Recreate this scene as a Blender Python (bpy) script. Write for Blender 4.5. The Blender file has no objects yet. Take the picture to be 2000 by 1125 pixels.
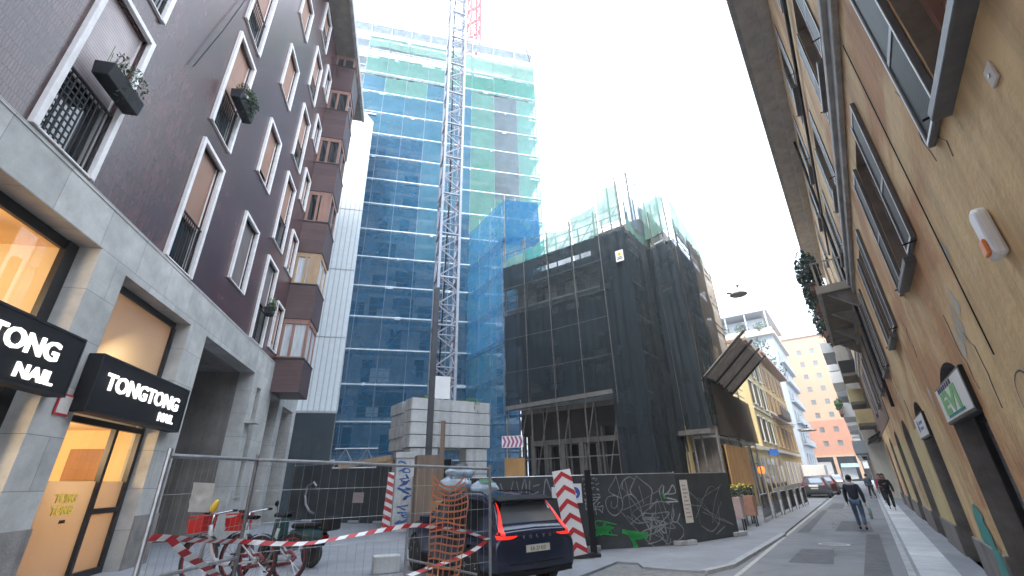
import bpy, bmesh, math, random
from mathutils.bvhtree import BVHTree
from mathutils import Vector as V, Matrix, noise
random.seed(7)
R = math.radians
C = bpy.context.scene.collection
SC = bpy.context.scene
# ------------------------------------------------------------------ camera model (also used to measure where things stand)
FPX, PITCH, ROLL, EYE = 842.4, R(23.96), R(1.454), 1.95
AL, AR = R(-14.0), R(36.5)
def ray(u, v):
    a, b = (u-1000)/FPX, (562.5-v)/FPX
    x = a*math.cos(ROLL)+b*math.sin(ROLL); y = -a*math.sin(ROLL)+b*math.cos(ROLL)
    c, s = math.cos(PITCH), math.sin(PITCH)
    return V((x, c-s*y, s+c*y))
def on_ground(u, v, z=0.0):
    r = ray(u, v); k = (z-EYE)/r.z
    return V((r.x*k, r.y*k, z))
def on_wall(u, v, p, q):                       # vertical plane through ground points p and q
    d = V((q[0]-p[0], q[1]-p[1], 0)); n = V((d.y, -d.x, 0)); r = ray(u, v)
    k = (V((p[0], p[1], 0)).dot(n))/r.dot(n)
    return V((r.x*k, r.y*k, EYE+r.z*k))
nL = V((math.cos(AL), -math.sin(AL), 0)); nR = V((math.cos(AR), -math.sin(AR), 0))
dL = V((math.sin(AL), math.cos(AL), 0)); dR = V((math.sin(AR), math.cos(AR), 0))
# ------------------------------------------------------------------ mesh builder
class MB:
    def __init__(s): s.v = []; s.f = []; s.m = []
    def add(s, pts, faces, m=0):
        o = len(s.v); s.v += [tuple(p) for p in pts]
        for f in faces: s.f.append(tuple(o+i for i in f)); s.m.append(m)
    def box(s, x0, x1, y0, y1, z0, z1, m=0):
        s.add([(x0,y0,z0),(x1,y0,z0),(x1,y1,z0),(x0,y1,z0),(x0,y0,z1),(x1,y0,z1),(x1,y1,z1),(x0,y1,z1)],
              [(0,3,2,1),(4,5,6,7),(0,1,5,4),(1,2,6,5),(2,3,7,6),(3,0,4,7)], m)
    def bar(s, p, q, w, h, m=0, up=(0,0,1)):   # rectangular bar from p to q
        p, q = V(p), V(q); d = (q-p).normalized(); u = V(up)
        if abs(d.dot(u)) > .98: u = V((1,0,0))
        a = d.cross(u).normalized()*w/2; b = a.cross(d).normalized()*h/2
        s.add([p-a-b,p+a-b,p+a+b,p-a+b,q-a-b,q+a-b,q+a+b,q-a+b],
              [(0,3,2,1),(4,5,6,7),(0,1,5,4),(1,2,6,5),(2,3,7,6),(3,0,4,7)], m)
    def tube(s, path, r, n=6, m=0, closed=False):
        path = [V(p) for p in path]; k = len(path); rr = r if isinstance(r, (list,tuple)) else [r]*k
        o = len(s.v); prev = None
        for i, p in enumerate(path):
            if closed: d = path[(i+1)%k]-path[i-1]
            else: d = (path[min(i+1,k-1)]-path[max(i-1,0)])
            d.normalize()
            if prev is None:
                u = V((0,0,1)) if abs(d.z) < .9 else V((1,0,0)); a = d.cross(u).normalized()
            else: a = (prev-d*prev.dot(d)).normalized()
            prev = a; b = d.cross(a)
            for j in range(n):
                t = 2*math.pi*j/n; s.v.append(tuple(p+(a*math.cos(t)+b*math.sin(t))*rr[i]))
        for i in range(k if closed else k-1):
            i2 = (i+1)%k
            for j in range(n):
                s.f.append((o+i*n+j, o+i*n+(j+1)%n, o+i2*n+(j+1)%n, o+i2*n+j)); s.m.append(m)
        if not closed:
            s.f.append(tuple(o+j for j in range(n))[::-1]); s.m.append(m)
            s.f.append(tuple(o+(k-1)*n+j for j in range(n))); s.m.append(m)
    def poly(s, pts, m=0): s.add(pts, [tuple(range(len(pts)))], m)
    def prism(s, p2, axis, a, b, m=0):         # extrude 2D outline along axis
        def P(p, t):
            return {'y': (p[0],t,p[1]), 'x': (t,p[0],p[1]), 'z': (p[0],p[1],t)}[axis]
        n = len(p2); s.add([P(p,a) for p in p2]+[P(p,b) for p in p2],
            [tuple(range(n))[::-1], tuple(range(n,2*n))]+[(i,(i+1)%n,n+(i+1)%n,n+i) for i in range(n)], m)
    def lathe(s, prof, c=(0,0,0), n=20, axis='z', m=0, smooth=False):
        o = len(s.v); c = V(c); k = len(prof)
        for r, h in prof:
            for j in range(n):
                t = 2*math.pi*j/n; a, b = r*math.cos(t), r*math.sin(t)
                s.v.append(tuple(c+V({'z': (a,b,h), 'y': (a,h,b), 'x': (h,a,b)}[axis])))
        for i in range(k-1):
            for j in range(n):
                s.f.append((o+i*n+j, o+i*n+(j+1)%n, o+(i+1)*n+(j+1)%n, o+(i+1)*n+j)); s.m.append(m)
        if prof[0][0] > 1e-4: s.f.append(tuple(o+j for j in range(n))[::-1]); s.m.append(m)
        if prof[-1][0] > 1e-4: s.f.append(tuple(o+(k-1)*n+j for j in range(n))); s.m.append(m)
    def grid(s, fn, nu, nv, m=0):
        o = len(s.v)
        for i in range(nu+1):
            for j in range(nv+1): s.v.append(tuple(fn(i/nu, j/nv)))
        for i in range(nu):
            for j in range(nv):
                a = o+i*(nv+1)+j; s.f.append((a, a+nv+1, a+nv+2, a+1)); s.m.append(m)
    def build(s, name, mats, parent=None, smooth=False, bevel=0, fix=True):
        me = bpy.data.meshes.new(name); me.from_pydata(s.v, [], s.f)
        for mt in (mats if isinstance(mats, (list,tuple)) else [mats]): me.materials.append(mt)
        me.polygons.foreach_set('material_index', s.m)
        if fix:
            bm = bmesh.new(); bm.from_mesh(me); bmesh.ops.recalc_face_normals(bm, faces=bm.faces); bm.to_mesh(me); bm.free()
        if smooth: me.polygons.foreach_set('use_smooth', [True]*len(me.polygons))
        me.update()
        o = bpy.data.objects.new(name, me); C.objects.link(o)
        if parent: o.parent = parent
        if bevel:
            b = o.modifiers.new('bevel', 'BEVEL'); b.width = bevel; b.segments = 2; b.limit_method = 'ANGLE'
        return o
def split(mb, name, mats, parent=None, **kw):
    """build every separate piece of mb as an object of its own"""
    par = list(range(len(mb.v)))
    def find(a):
        while par[a] != a: par[a] = par[par[a]]; a = par[a]
        return a
    for f in mb.f:
        r = find(f[0])
        for i in f[1:]: par[find(i)] = r
    gr = {}
    for f, m in zip(mb.f, mb.m): gr.setdefault(find(f[0]), []).append((f, m))
    out = []
    for fs in gr.values():
        n = MB(); idx = {}
        for f, m in fs:
            for i in f:
                if i not in idx: idx[i] = len(n.v); n.v.append(mb.v[i])
            n.f.append(tuple(idx[i] for i in f)); n.m.append(m)
        out.append(n.build(name, mats, parent, **kw))
    return out
def tag(o, label, cat, group=None, kind=None):
    o['label'] = label; o['category'] = cat
    if group: o['group'] = group
    if kind: o['kind'] = kind
    return o
def thing(name, label, cat, loc=(0,0,0), deg=0.0, group=None, scale=1.0):
    o = bpy.data.objects.new(name, None); C.objects.link(o); o.empty_display_size = .3
    o.location = loc; o.rotation_euler = (0,0,R(deg)); o.scale = (scale,)*3
    return tag(o, label, cat, group)
def struct(o): o['kind'] = 'structure'; return o
def dup(o, parent=None):
    c = o.copy(); C.objects.link(c)
    if parent: c.parent = parent
    for ch in list(o.children): dup(ch, c)
    return c
def place(o, loc, deg=0):
    o.location = loc; o.rotation_euler = (0,0,R(deg)); return o
def P3(o, deg, x, y, z=0):                    # local frame -> world
    a = R(deg); return V((o[0]+x*math.cos(a)-y*math.sin(a), o[1]+x*math.sin(a)+y*math.cos(a), z))
def text(name, s, size, m, parent, loc, rot=(math.pi/2,0,0), ext=.01, bold=0.0, align='LEFT', xs=1.0):
    cu = bpy.data.curves.new(name, 'FONT'); cu.body = s; cu.size = size; cu.extrude = ext; cu.offset = bold; cu.align_x = align; cu.resolution_u = 3
    t = bpy.data.objects.new(name, cu); C.objects.link(t)
    me = bpy.data.meshes.new_from_object(t.evaluated_get(bpy.context.evaluated_depsgraph_get()))
    bpy.data.objects.remove(t); bpy.data.curves.remove(cu)
    me.materials.clear(); me.materials.append(m)
    o = bpy.data.objects.new(name, me); C.objects.link(o); o.parent = parent
    o.location = loc; o.rotation_euler = rot; o.scale = (xs,1,1)
    return o
def wall(mb, x0, x1, z0, z1, ops, y0=0.0, depth=.25, m=0, mr=None):
    """wall face at y0 with rectangular openings (x0,x1,z0,z1) and reveals going to y0+depth"""
    mr = m if mr is None else mr
    xs = sorted({x0,x1,*[c for o in ops for c in o[:2] if x0 < c < x1]}); zs = sorted({z0,z1,*[c for o in ops for c in o[2:4] if z0 < c < z1]})
    for i in range(len(xs)-1):
        for j in range(len(zs)-1):
            cx, cz = (xs[i]+xs[i+1])/2, (zs[j]+zs[j+1])/2
            if any(o[0]<cx<o[1] and o[2]<cz<o[3] for o in ops): continue
            mb.add([(xs[i],y0,zs[j]),(xs[i+1],y0,zs[j]),(xs[i+1],y0,zs[j+1]),(xs[i],y0,zs[j+1])], [(0,1,2,3)], m)
    for a, b, c, d in [o[:4] for o in ops]:
        y1 = y0+depth
        for p, q in (((a,c),(a,d)),((a,d),(b,d)),((b,d),(b,c)),((b,c),(a,c))):
            mb.add([(p[0],y0,p[1]),(q[0],y0,q[1]),(q[0],y1,q[1]),(p[0],y1,p[1])], [(0,1,2,3)], mr)
# ------------------------------------------------------------------ materials
def nodes(name):
    m = bpy.data.materials.new(name); m.use_nodes = True; t = m.node_tree
    return m, t.nodes, t.links, t.nodes['Principled BSDF']
def mat(name, col, rough=.6, metal=0.0, var=.18, scale=1.5, bump=.0, bscale=30.0, spec=.5, streak=0.0, col2=None, stretch=(1,1,1), detail=6, patch=None):
    m, N, L, B = nodes(name)
    B.inputs['Roughness'].default_value = rough; B.inputs['Metallic'].default_value = metal; B.inputs['Specular IOR Level'].default_value = spec
    tc = N.new('ShaderNodeTexCoord'); mp = N.new('ShaderNodeMapping'); mp.inputs['Scale'].default_value = stretch
    L.new(tc.outputs['Object'], mp.inputs[0])
    nz = N.new('ShaderNodeTexNoise'); nz.inputs['Scale'].default_value = scale; nz.inputs['Detail'].default_value = detail; nz.inputs['Roughness'].default_value = .65
    L.new(mp.outputs[0], nz.inputs['Vector'])
    rp = N.new('ShaderNodeValToRGB'); rp.color_ramp.elements[0].position = .3; rp.color_ramp.elements[1].position = .7
    c2 = col2 or [min(1,c*(1+var)) for c in col]; c1 = [c*(1-var) for c in col] if not col2 else col
    rp.color_ramp.elements[0].color = (*c1,1); rp.color_ramp.elements[1].color = (*c2,1)
    L.new(nz.outputs[0], rp.inputs[0]); out = rp.outputs[0]
    if patch:
        n3 = N.new('ShaderNodeTexNoise'); n3.inputs['Scale'].default_value = .42; n3.inputs['Detail'].default_value = 5; n3.inputs['Roughness'].default_value = .6; n3.inputs['Distortion'].default_value = .6; L.new(tc.outputs['Object'], n3.inputs['Vector'])
        r3 = N.new('ShaderNodeValToRGB'); r3.color_ramp.elements[0].position = .45; r3.color_ramp.elements[1].position = .58; L.new(n3.outputs[0], r3.inputs[0])
        m3 = N.new('ShaderNodeMix'); m3.data_type = 'RGBA'; L.new(r3.outputs[0], m3.inputs[0]); L.new(out, m3.inputs[6]); m3.inputs[7].default_value = (*patch,1); out = m3.outputs[2]
    if streak:
        m2 = N.new('ShaderNodeMapping'); m2.inputs['Scale'].default_value = (2.2,2.2,.22); L.new(tc.outputs['Object'], m2.inputs[0])
        n2 = N.new('ShaderNodeTexNoise'); n2.inputs['Scale'].default_value = 1.1; n2.inputs['Detail'].default_value = 8; n2.inputs['Roughness'].default_value = .7; L.new(m2.outputs[0], n2.inputs['Vector'])
        r2 = N.new('ShaderNodeValToRGB'); r2.color_ramp.elements[0].position = .30; r2.color_ramp.elements[1].position = .54
        r2.color_ramp.elements[0].color = (1-streak,1-streak,1-streak*.95,1); r2.color_ramp.elements[1].color = (1,1,1,1); L.new(n2.outputs[0], r2.inputs[0])
        mx = N.new('ShaderNodeMix'); mx.data_type = 'RGBA'; mx.blend_type = 'MULTIPLY'; mx.inputs[0].default_value = 1
        L.new(out, mx.inputs[6]); L.new(r2.outputs[0], mx.inputs[7]); out = mx.outputs[2]
    L.new(out, B.inputs['Base Color'])
    if bump:
        nb = N.new('ShaderNodeTexNoise'); nb.inputs['Scale'].default_value = bscale; nb.inputs['Detail'].default_value = 8; L.new(tc.outputs['Object'], nb.inputs['Vector'])
        bp = N.new('ShaderNodeBump'); bp.inputs['Strength'].default_value = bump; bp.inputs['Distance'].default_value = .02; L.new(nb.outputs[0], bp.inputs['Height']); L.new(bp.outputs[0], B.inputs['Normal'])
    return m
def brick(name, c1, c2, mortar, bw, bh, ms=.006, rough=.4, axis='xz', bump=.4, spec=.5, offs=.5, var=.3, vs=.5):
    m, N, L, B = nodes(name)
    B.inputs['Roughness'].default_value = rough; B.inputs['Specular IOR Level'].default_value = spec
    tc = N.new('ShaderNodeTexCoord'); sp = N.new('ShaderNodeSeparateXYZ'); cb = N.new('ShaderNodeCombineXYZ'); L.new(tc.outputs['Object'], sp.inputs[0])
    L.new(sp.outputs['XYZ'.index(axis[0].upper())], cb.inputs[0]); L.new(sp.outputs['XYZ'.index(axis[1].upper())], cb.inputs[1])
    bt = N.new('ShaderNodeTexBrick'); bt.inputs['Scale'].default_value = 1; bt.inputs['Brick Width'].default_value = bw; bt.inputs['Row Height'].default_value = bh
    bt.inputs['Mortar Size'].default_value = ms; bt.offset = offs; bt.inputs['Bias'].default_value = -.1
    bt.inputs['Color1'].default_value = (*c1,1); bt.inputs['Color2'].default_value = (*c2,1); bt.inputs['Mortar'].default_value = (*mortar,1)
    L.new(cb.outputs[0], bt.inputs['Vector'])
    nz = N.new('ShaderNodeTexNoise'); nz.inputs['Scale'].default_value = vs; nz.inputs['Detail'].default_value = 9; nz.inputs['Roughness'].default_value = .7; L.new(tc.outputs['Object'], nz.inputs['Vector'])
    mr = N.new('ShaderNodeMapRange'); mr.inputs[1].default_value = .3; mr.inputs[2].default_value = .7; mr.inputs[3].default_value = 1-var; mr.inputs[4].default_value = 1+var; L.new(nz.outputs[0], mr.inputs[0])
    mx = N.new('ShaderNodeMix'); mx.data_type = 'RGBA'; mx.blend_type = 'MULTIPLY'; mx.inputs[0].default_value = 1; L.new(bt.outputs[0], mx.inputs[6]); L.new(mr.outputs[0], mx.inputs[7])
    L.new(mx.outputs[2], B.inputs['Base Color'])
    bp = N.new('ShaderNodeBump'); bp.inputs['Strength'].default_value = bump; bp.inputs['Distance'].default_value = .006; bp.invert = True; L.new(bt.outputs['Fac'], bp.inputs['Height']); L.new(bp.outputs[0], B.inputs['Normal'])
    return m
def slats(name, col, pitch, rough=.5, axis='Z', depth=.02, var=.12):
    m, N, L, B = nodes(name); B.inputs['Roughness'].default_value = rough
    tc = N.new('ShaderNodeTexCoord'); sp = N.new('ShaderNodeSeparateXYZ'); L.new(tc.outputs['Object'], sp.inputs[0])
    a = N.new('ShaderNodeMath'); a.operation = 'DIVIDE'; a.inputs[1].default_value = pitch; L.new(sp.outputs['XYZ'.index(axis)], a.inputs[0])
    f = N.new('ShaderNodeMath'); f.operation = 'FRACT'; L.new(a.outputs[0], f.inputs[0])
    rp = N.new('ShaderNodeValToRGB'); e = rp.color_ramp.elements; e[0].position = 0; e[0].color = (*[c*.45 for c in col],1); e[1].position = .3; e[1].color = (*col,1)
    L.new(f.outputs[0], rp.inputs[0])
    nz = N.new('ShaderNodeTexNoise'); nz.inputs['Scale'].default_value = 2.5; nz.inputs['Detail'].default_value = 6; L.new(tc.outputs['Object'], nz.inputs['Vector'])
    mr = N.new('ShaderNodeMapRange'); mr.inputs[1].default_value = .3; mr.inputs[2].default_value = .7; mr.inputs[3].default_value = 1-var; mr.inputs[4].default_value = 1+var; L.new(nz.outputs[0], mr.inputs[0])
    mx = N.new('ShaderNodeMix'); mx.data_type = 'RGBA'; mx.blend_type = 'MULTIPLY'; mx.inputs[0].default_value = 1; L.new(rp.outputs[0], mx.inputs[6]); L.new(mr.outputs[0], mx.inputs[7])
    L.new(mx.outputs[2], B.inputs['Base Color'])
    bp = N.new('ShaderNodeBump'); bp.inputs['Strength'].default_value = .6; bp.inputs['Distance'].default_value = depth; L.new(f.outputs[0], bp.inputs['Height']); L.new(bp.outputs[0], B.inputs['Normal'])
    return m
def net(name, col, opac, trans=.5, nscale=.8, rough=.8, var=.12):
    """thin woven net: part of the light passes, part is scattered by the threads"""
    m, N, L, B = nodes(name); out = N['Material Output']
    df = N.new('ShaderNodeBsdfDiffuse'); df.inputs[0].default_value = (*col,1); tl = N.new('ShaderNodeBsdfTranslucent'); tl.inputs[0].default_value = (*col,1)
    m1 = N.new('ShaderNodeMixShader'); m1.inputs[0].default_value = trans; L.new(df.outputs[0], m1.inputs[1]); L.new(tl.outputs[0], m1.inputs[2])
    tp = N.new('ShaderNodeBsdfTransparent'); m2 = N.new('ShaderNodeMixShader')
    tc = N.new('ShaderNodeTexCoord'); nz = N.new('ShaderNodeTexNoise'); nz.inputs['Scale'].default_value = nscale; nz.inputs['Detail'].default_value = 7; nz.inputs['Roughness'].default_value = .7; L.new(tc.outputs['Object'], nz.inputs['Vector'])
    mr = N.new('ShaderNodeMapRange'); mr.inputs[1].default_value = .3; mr.inputs[2].default_value = .7; mr.inputs[3].default_value = opac-var; mr.inputs[4].default_value = opac+var; L.new(nz.outputs[0], mr.inputs[0])
    L.new(mr.outputs[0], m2.inputs[0]); L.new(tp.outputs[0], m2.inputs[1]); L.new(m1.outputs[0], m2.inputs[2]); L.new(m2.outputs[0], out.inputs[0])
    N.remove(B); return m
def glass(name, tint=(.9,.93,.95), rough=.02, ior=1.5, film=0.0, filmcol=(.8,.78,.75)):
    """window pane: clear with a Fresnel reflection; film = share of frosted, light-scattering film"""
    m, N, L, B = nodes(name); N.remove(B); out = N['Material Output']
    tp = N.new('ShaderNodeBsdfTransparent'); tp.inputs[0].default_value = (*tint,1); gl = N.new('ShaderNodeBsdfGlossy'); gl.inputs['Roughness'].default_value = rough
    body = tp.outputs[0]
    if film:
        tl = N.new('ShaderNodeBsdfTranslucent'); tl.inputs[0].default_value = (*filmcol,1); df = N.new('ShaderNodeBsdfDiffuse'); df.inputs[0].default_value = (*filmcol,1)
        a = N.new('ShaderNodeMixShader'); a.inputs[0].default_value = .3; L.new(tl.outputs[0], a.inputs[1]); L.new(df.outputs[0], a.inputs[2])
        b = N.new('ShaderNodeMixShader'); b.inputs[0].default_value = film; L.new(tp.outputs[0], b.inputs[1]); L.new(a.outputs[0], b.inputs[2]); body = b.outputs[0]
    fr = N.new('ShaderNodeFresnel'); fr.inputs[0].default_value = ior; mx = N.new('ShaderNodeMixShader')
    L.new(fr.outputs[0], mx.inputs[0]); L.new(body, mx.inputs[1]); L.new(gl.outputs[0], mx.inputs[2]); L.new(mx.outputs[0], out.inputs[0])
    return m
def emit(name, col, s):
    m, N, L, B = nodes(name); B.inputs['Base Color'].default_value = (*col,1); B.inputs['Emission Color'].default_value = (*col,1); B.inputs['Emission Strength'].default_value = s
    return m
M = dict(
 rim_red=mat('dark_red_rim', (.20,.015,.02), .4, var=.1), eave_grey=mat('grey_eave_boards', (.52,.48,.43), .75, var=.2, scale=2, streak=.2), screen=mat('weathered_screen_boards', (.36,.32,.28), .8, var=.3, scale=2),
 asphalt=mat('asphalt', (.165,.170,.187), .8, var=.34, scale=.8, bump=.6, bscale=60, detail=12, patch=(.20,.205,.22)),
 pavement=mat('pavement', (.225,.235,.26), .75, var=.22, scale=.7, bump=.35, bscale=50, detail=10),
 rough_patch=mat('patched_asphalt', (.17,.17,.17), .85, var=.35, scale=5, bump=.9, bscale=25),
 kerb=mat('kerb_granite', (.33,.34,.36), .7, var=.25, scale=4, bump=.3),
 paint=mat('road_paint', (.40,.39,.37), .7, var=.35, scale=9),
 slab=brick('pavement_slabs', (.40,.42,.45), (.56,.58,.6), (.14,.14,.14), .95, 2.0, .012, .65, 'xy', .3, offs=0, var=.15, vs=2.5),
 tile=brick('purple_mosaic_tiles', (.058,.020,.021), (.092,.035,.034), (.02,.012,.013), .06, .24, .005, .26, 'xz', .35, .55, var=.5, vs=.5),
 concrete=brick('stone_cladding', (.37,.365,.35), (.45,.44,.42), (.22,.215,.21), 1.45, .98, .008, .7, 'xz', .3, .4, .5, .28, 1.1),
 stone_white=mat('white_stone_trim', (.68,.65,.64), .6, var=.12, scale=4, bump=.1, streak=.15),
 dark_metal=mat('dark_metal', (.022,.022,.025), .4, .4, var=.2, scale=4),
 black=mat('black_paint', (.012,.012,.014), .6, var=.2, scale=4, spec=.2),
 grey_metal=mat('galvanised_steel', (.36,.36,.37), .42, .75, var=.25, scale=7, bump=.05),
 crane_steel=mat('crane_steel', (.33,.34,.39), .5, .15, var=.2, scale=3),
 column_steel=mat('column_steel', (.055,.058,.068), .6, .2, var=.3, scale=2),
 red_steel=mat('red_steel', (.42,.05,.055), .5, var=.2, scale=3),
 shut_brown=slats('brown_roller_shutter', (.30,.155,.10), .09),
 shut_pink=slats('pale_roller_shutter', (.52,.44,.44), .075),
 shut_dark=slats('grey_roller_shutter', (.16,.13,.125), .09),
 shut_green=slats('green_louvre', (.055,.06,.055), .06),
 shut_metal=slats('rolling_metal_shutter', (.22,.225,.23), .12, .5),
 pane_dark=mat('dark_window_glass', (.015,.018,.02), .06, var=.3, scale=.8, spec=.8),
 pane_curtain=mat('curtained_glass', (.50,.52,.54), .15, var=.25, scale=2.2, spec=.8, stretch=(9,9,.5)),
 bay_tile=brick('dull_brown_bay_tiles', (.078,.042,.042), (.10,.058,.056), (.03,.02,.02), .06, .24, .005, .4, 'xz', .3, .4, var=.25), wood_frame=mat('red_brown_wood', (.26,.135,.10), .5, var=.25, scale=5, stretch=(1,1,.2)),
 tan_wood=mat('varnished_wood', (.36,.235,.135), .5, var=.2, scale=5, stretch=(1,1,.2)),
 casing=mat('weathered_casing', (.17,.125,.095), .85, var=.3, scale=3, stretch=(1,1,.15)), soot=mat('stripped_dark_wall', (.038,.031,.028), .9, var=.4, scale=1.2),
 plank=mat('raw_timber', (.34,.24,.15), .8, var=.3, scale=4, stretch=(1,1,.15)),
 ply=mat('plywood', (.48,.27,.10), .7, var=.25, scale=2.5, stretch=(1,1,.4)),
 cream=mat('cream_plaster', (.78,.66,.46), .7, var=.06, scale=1),
 white=mat('white_paint', (.78,.78,.78), .5, var=.06, scale=3),
 ochre=mat('ochre_plaster', (.80,.575,.295), .85, var=.2, scale=.75, bump=.7, bscale=9, streak=.36, col2=(.60,.395,.195), detail=10, patch=(.52,.27,.12)),
 ochre_fresh=mat('fresh_yellow_plaster', (.66,.52,.26), .8, var=.14, scale=1.2, bump=.15, streak=.12),
 plinth=mat('grey_render_plinth', (.23,.21,.195), .8, var=.3, scale=2, bump=.4, streak=.3),
 leaf_frame=mat('grey_shutter_frame', (.115,.115,.12), .5, var=.25, scale=5), moulding=mat('dark_stone_moulding', (.40,.385,.36), .75, var=.25, scale=2.5, bump=.2, streak=.3),
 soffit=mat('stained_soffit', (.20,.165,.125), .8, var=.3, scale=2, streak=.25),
 tower_wall=mat('grey_precast_panel', (.38,.385,.385), .8, var=.3, scale=.5, bump=.2, streak=.25),
 deck=mat('scaffold_deck', (.52,.58,.61), .6, .2, var=.25, scale=1.2),
 hole=mat('unlit_interior', (.018,.018,.02), .9, var=.3, scale=1),
 ballast=mat('ballast_concrete', (.47,.48,.48), .85, var=.18, scale=2.2, bump=.3, streak=.35),
 ribbed_white=slats('white_ribbed_sheet', (.50,.54,.56), .42, .45, 'X', .05, .06),
 net_blue=net('blue_debris_net', (.075,.26,.39), .64, .5),
 net_blue2=net('deep_blue_debris_net', (.026,.145,.27), .66, .45),
 net_green=net('green_debris_net', (.17,.385,.335), .68, .5),
 net_green2=net('dark_green_debris_net', (.10,.36,.29), .64, .5),
  net_wing=net('wing_blue_net', (.018,.17,.37), .62, .45, var=.14), net_top=net('top_green_net', (.22,.37,.31), .84, .45, .9, var=.14),
 net_grey=net('grey_debris_net', (.17,.22,.25), .72, .4),
 net_black=net('black_debris_net', (.043,.058,.070), .88, .3, .35, var=.10),
 net_black2=net('thin_black_net', (.055,.07,.078), .80, .35, .5, var=.12),
 net_thin=net('worn_thin_net', (.07,.09,.10), .62, .4, .6, var=.22),
 net_brown=net('dusty_brown_net', (.13,.11,.095), .9, .3, .6, var=.07),
 tan_sheet=mat('tan_tarpaulin', (.42,.33,.24), .8, var=.2, scale=1.4, streak=.2),
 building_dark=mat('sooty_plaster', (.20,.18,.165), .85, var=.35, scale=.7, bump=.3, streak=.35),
 tube=mat('scaffold_tube', (.17,.165,.16), .6, .25, var=.35, scale=5), hoarding=mat('dark_hoarding', (.036,.041,.046), .6, var=.35, scale=1.6, bump=.12, bscale=8),
 spray_white=mat('white_spray', (.34,.36,.38), .7, var=.35, scale=8), spray_grey=mat('grey_spray', (.22,.235,.26), .75, var=.4, scale=6),
 spray_green=mat('green_spray', (.02,.34,.07), .6, var=.3, scale=6), spray_teal=mat('teal_spray', (.06,.30,.27), .7, var=.25, scale=4),
 spray_blue=mat('blue_spray', (.04,.14,.42), .6, var=.3, scale=6), spray_navy=mat('navy_spray', (.03,.035,.09), .6, var=.3, scale=6),
 sign_white=mat('sign_white', (.80,.80,.80), .4, var=.04), sign_red=mat('sign_red', (.50,.025,.035), .4, var=.1), sign_blue=mat('sign_blue', (.03,.12,.45), .4, var=.1),
 sign_green=mat('sign_green', (.16,.50,.19), .4, var=.1), sign_yellow=mat('sign_yellow', (.78,.60,.08), .45, var=.1), magenta=mat('sign_magenta', (.33,.07,.20), .45, var=.1),
 paper=mat('weathered_paper', (.62,.57,.52), .8, var=.12, scale=5), paper_pink=mat('pinkish_notice', (.44,.34,.33), .8, var=.12, scale=5),
 leaf=mat('leaf', (.09,.15,.045), .6, var=.5, scale=3), leaf_dark=mat('dark_leaf', (.028,.055,.03), .6, var=.5, scale=3), leaf_yellow=mat('yellow_bloom', (.62,.48,.05), .6, var=.3, scale=4),
 terracotta=mat('terracotta', (.36,.19,.14), .7, var=.2, scale=4), rubber=mat('rubber', (.02,.02,.021), .75, var=.2, scale=8),
 red_plastic=mat('red_plastic', (.42,.018,.016), .35, var=.08), orange_plastic=mat('orange_plastic', (.52,.17,.07), .5, var=.15, scale=6), lamp_orange=mat('orange_globe', (.85,.22,.03), .4, var=.1),
 frame_white=mat('bike_white', (.38,.39,.40), .35, var=.1), teal_plastic=mat('dark_teal_plastic', (.012,.05,.055), .35, var=.15), yellow_plastic=mat('yellow_plastic', (.65,.42,.03), .4, var=.1),
 sack=mat('woven_white_sack', (.30,.38,.46), .7, var=.3, scale=5, bump=.4, bscale=20), sack_green=mat('pale_green_sack', (.30,.62,.48), .7, var=.2, scale=5),
 skin=mat('skin', (.45,.27,.20), .55, var=.06), hair=mat('dark_hair', (.018,.013,.011), .6, var=.2), navy=mat('navy_jacket', (.018,.022,.04), .75, var=.25, scale=8), denim=mat('blue_denim', (.10,.16,.26), .8, var=.25, scale=8),
 lilac=mat('pale_hood', (.55,.52,.58), .8, var=.1), black_cloth=mat('black_cloth', (.015,.015,.017), .8, var=.2, scale=8), red_cloth=mat('red_bag_cloth', (.42,.04,.08), .7, var=.15),
 peach=mat('peach_render', (.46,.295,.19), .8, var=.06, scale=.25, streak=.08), salmon=mat('salmon_render', (.42,.20,.125), .8, var=.06, scale=.25, streak=.08),
 frame_grey=mat('dull_frame_paint', (.17,.16,.15), .7, var=.25, scale=3), pane_mid=mat('reflective_glass', (.15,.16,.165), .1, var=.5, scale=.4, spec=.8), rear_glass=mat('reflective_car_glass', (.22,.24,.27), .04, .55, var=.05), grey_render=mat('pale_grey_render', (.33,.355,.38), .8, var=.08, scale=.6, streak=.15), brown_render=mat('brown_render', (.17,.10,.075), .8, var=.2, scale=.8, streak=.3),
 yellow_render=mat('yellow_render', (.58,.47,.25), .8, var=.08, scale=.6, streak=.15), orange_render=mat('orange_render', (.54,.36,.155), .8, var=.08, scale=.6, streak=.15),
 roof=mat('roof_tile', (.26,.15,.10), .8, var=.3, scale=3), beige=mat('beige_stone', (.48,.43,.36), .8, var=.15, scale=1, streak=.2),
 carpaint=mat('dark_navy_car_paint', (.016,.022,.05), .16, .2, var=.1, scale=2, spec=.7), tinted=mat('tinted_car_glass', (.012,.014,.017), .03, var=.1, spec=.9),
 chrome=mat('alloy', (.45,.46,.48), .25, .9, var=.1, scale=5), plate=mat('number_plate', (.62,.58,.50), .5, var=.1), led=emit('tail_lamp', (1.0,.03,.015), .2), red_lens=mat('red_lens', (.35,.01,.012), .15, var=.1),
 letter=emit('backlit_letters', (1.0,.98,.94), .42), spot=emit('downlight', (1.0,.78,.5), 5.0),
 shop_wall=mat('warm_shop_wall', (.72,.50,.26), .7, var=.1, scale=.6), shop_dark=mat('shop_brown_wall', (.28,.14,.06), .6, var=.2, scale=3, stretch=(3,3,.2)),
 glass=glass('shop_glass'), frosted=glass('frosted_glass', film=.93, filmcol=(.40,.37,.33), rough=.08), blind=glass('blind_behind_glass', film=.96, filmcol=(.62,.60,.52), rough=.05),
)
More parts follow.
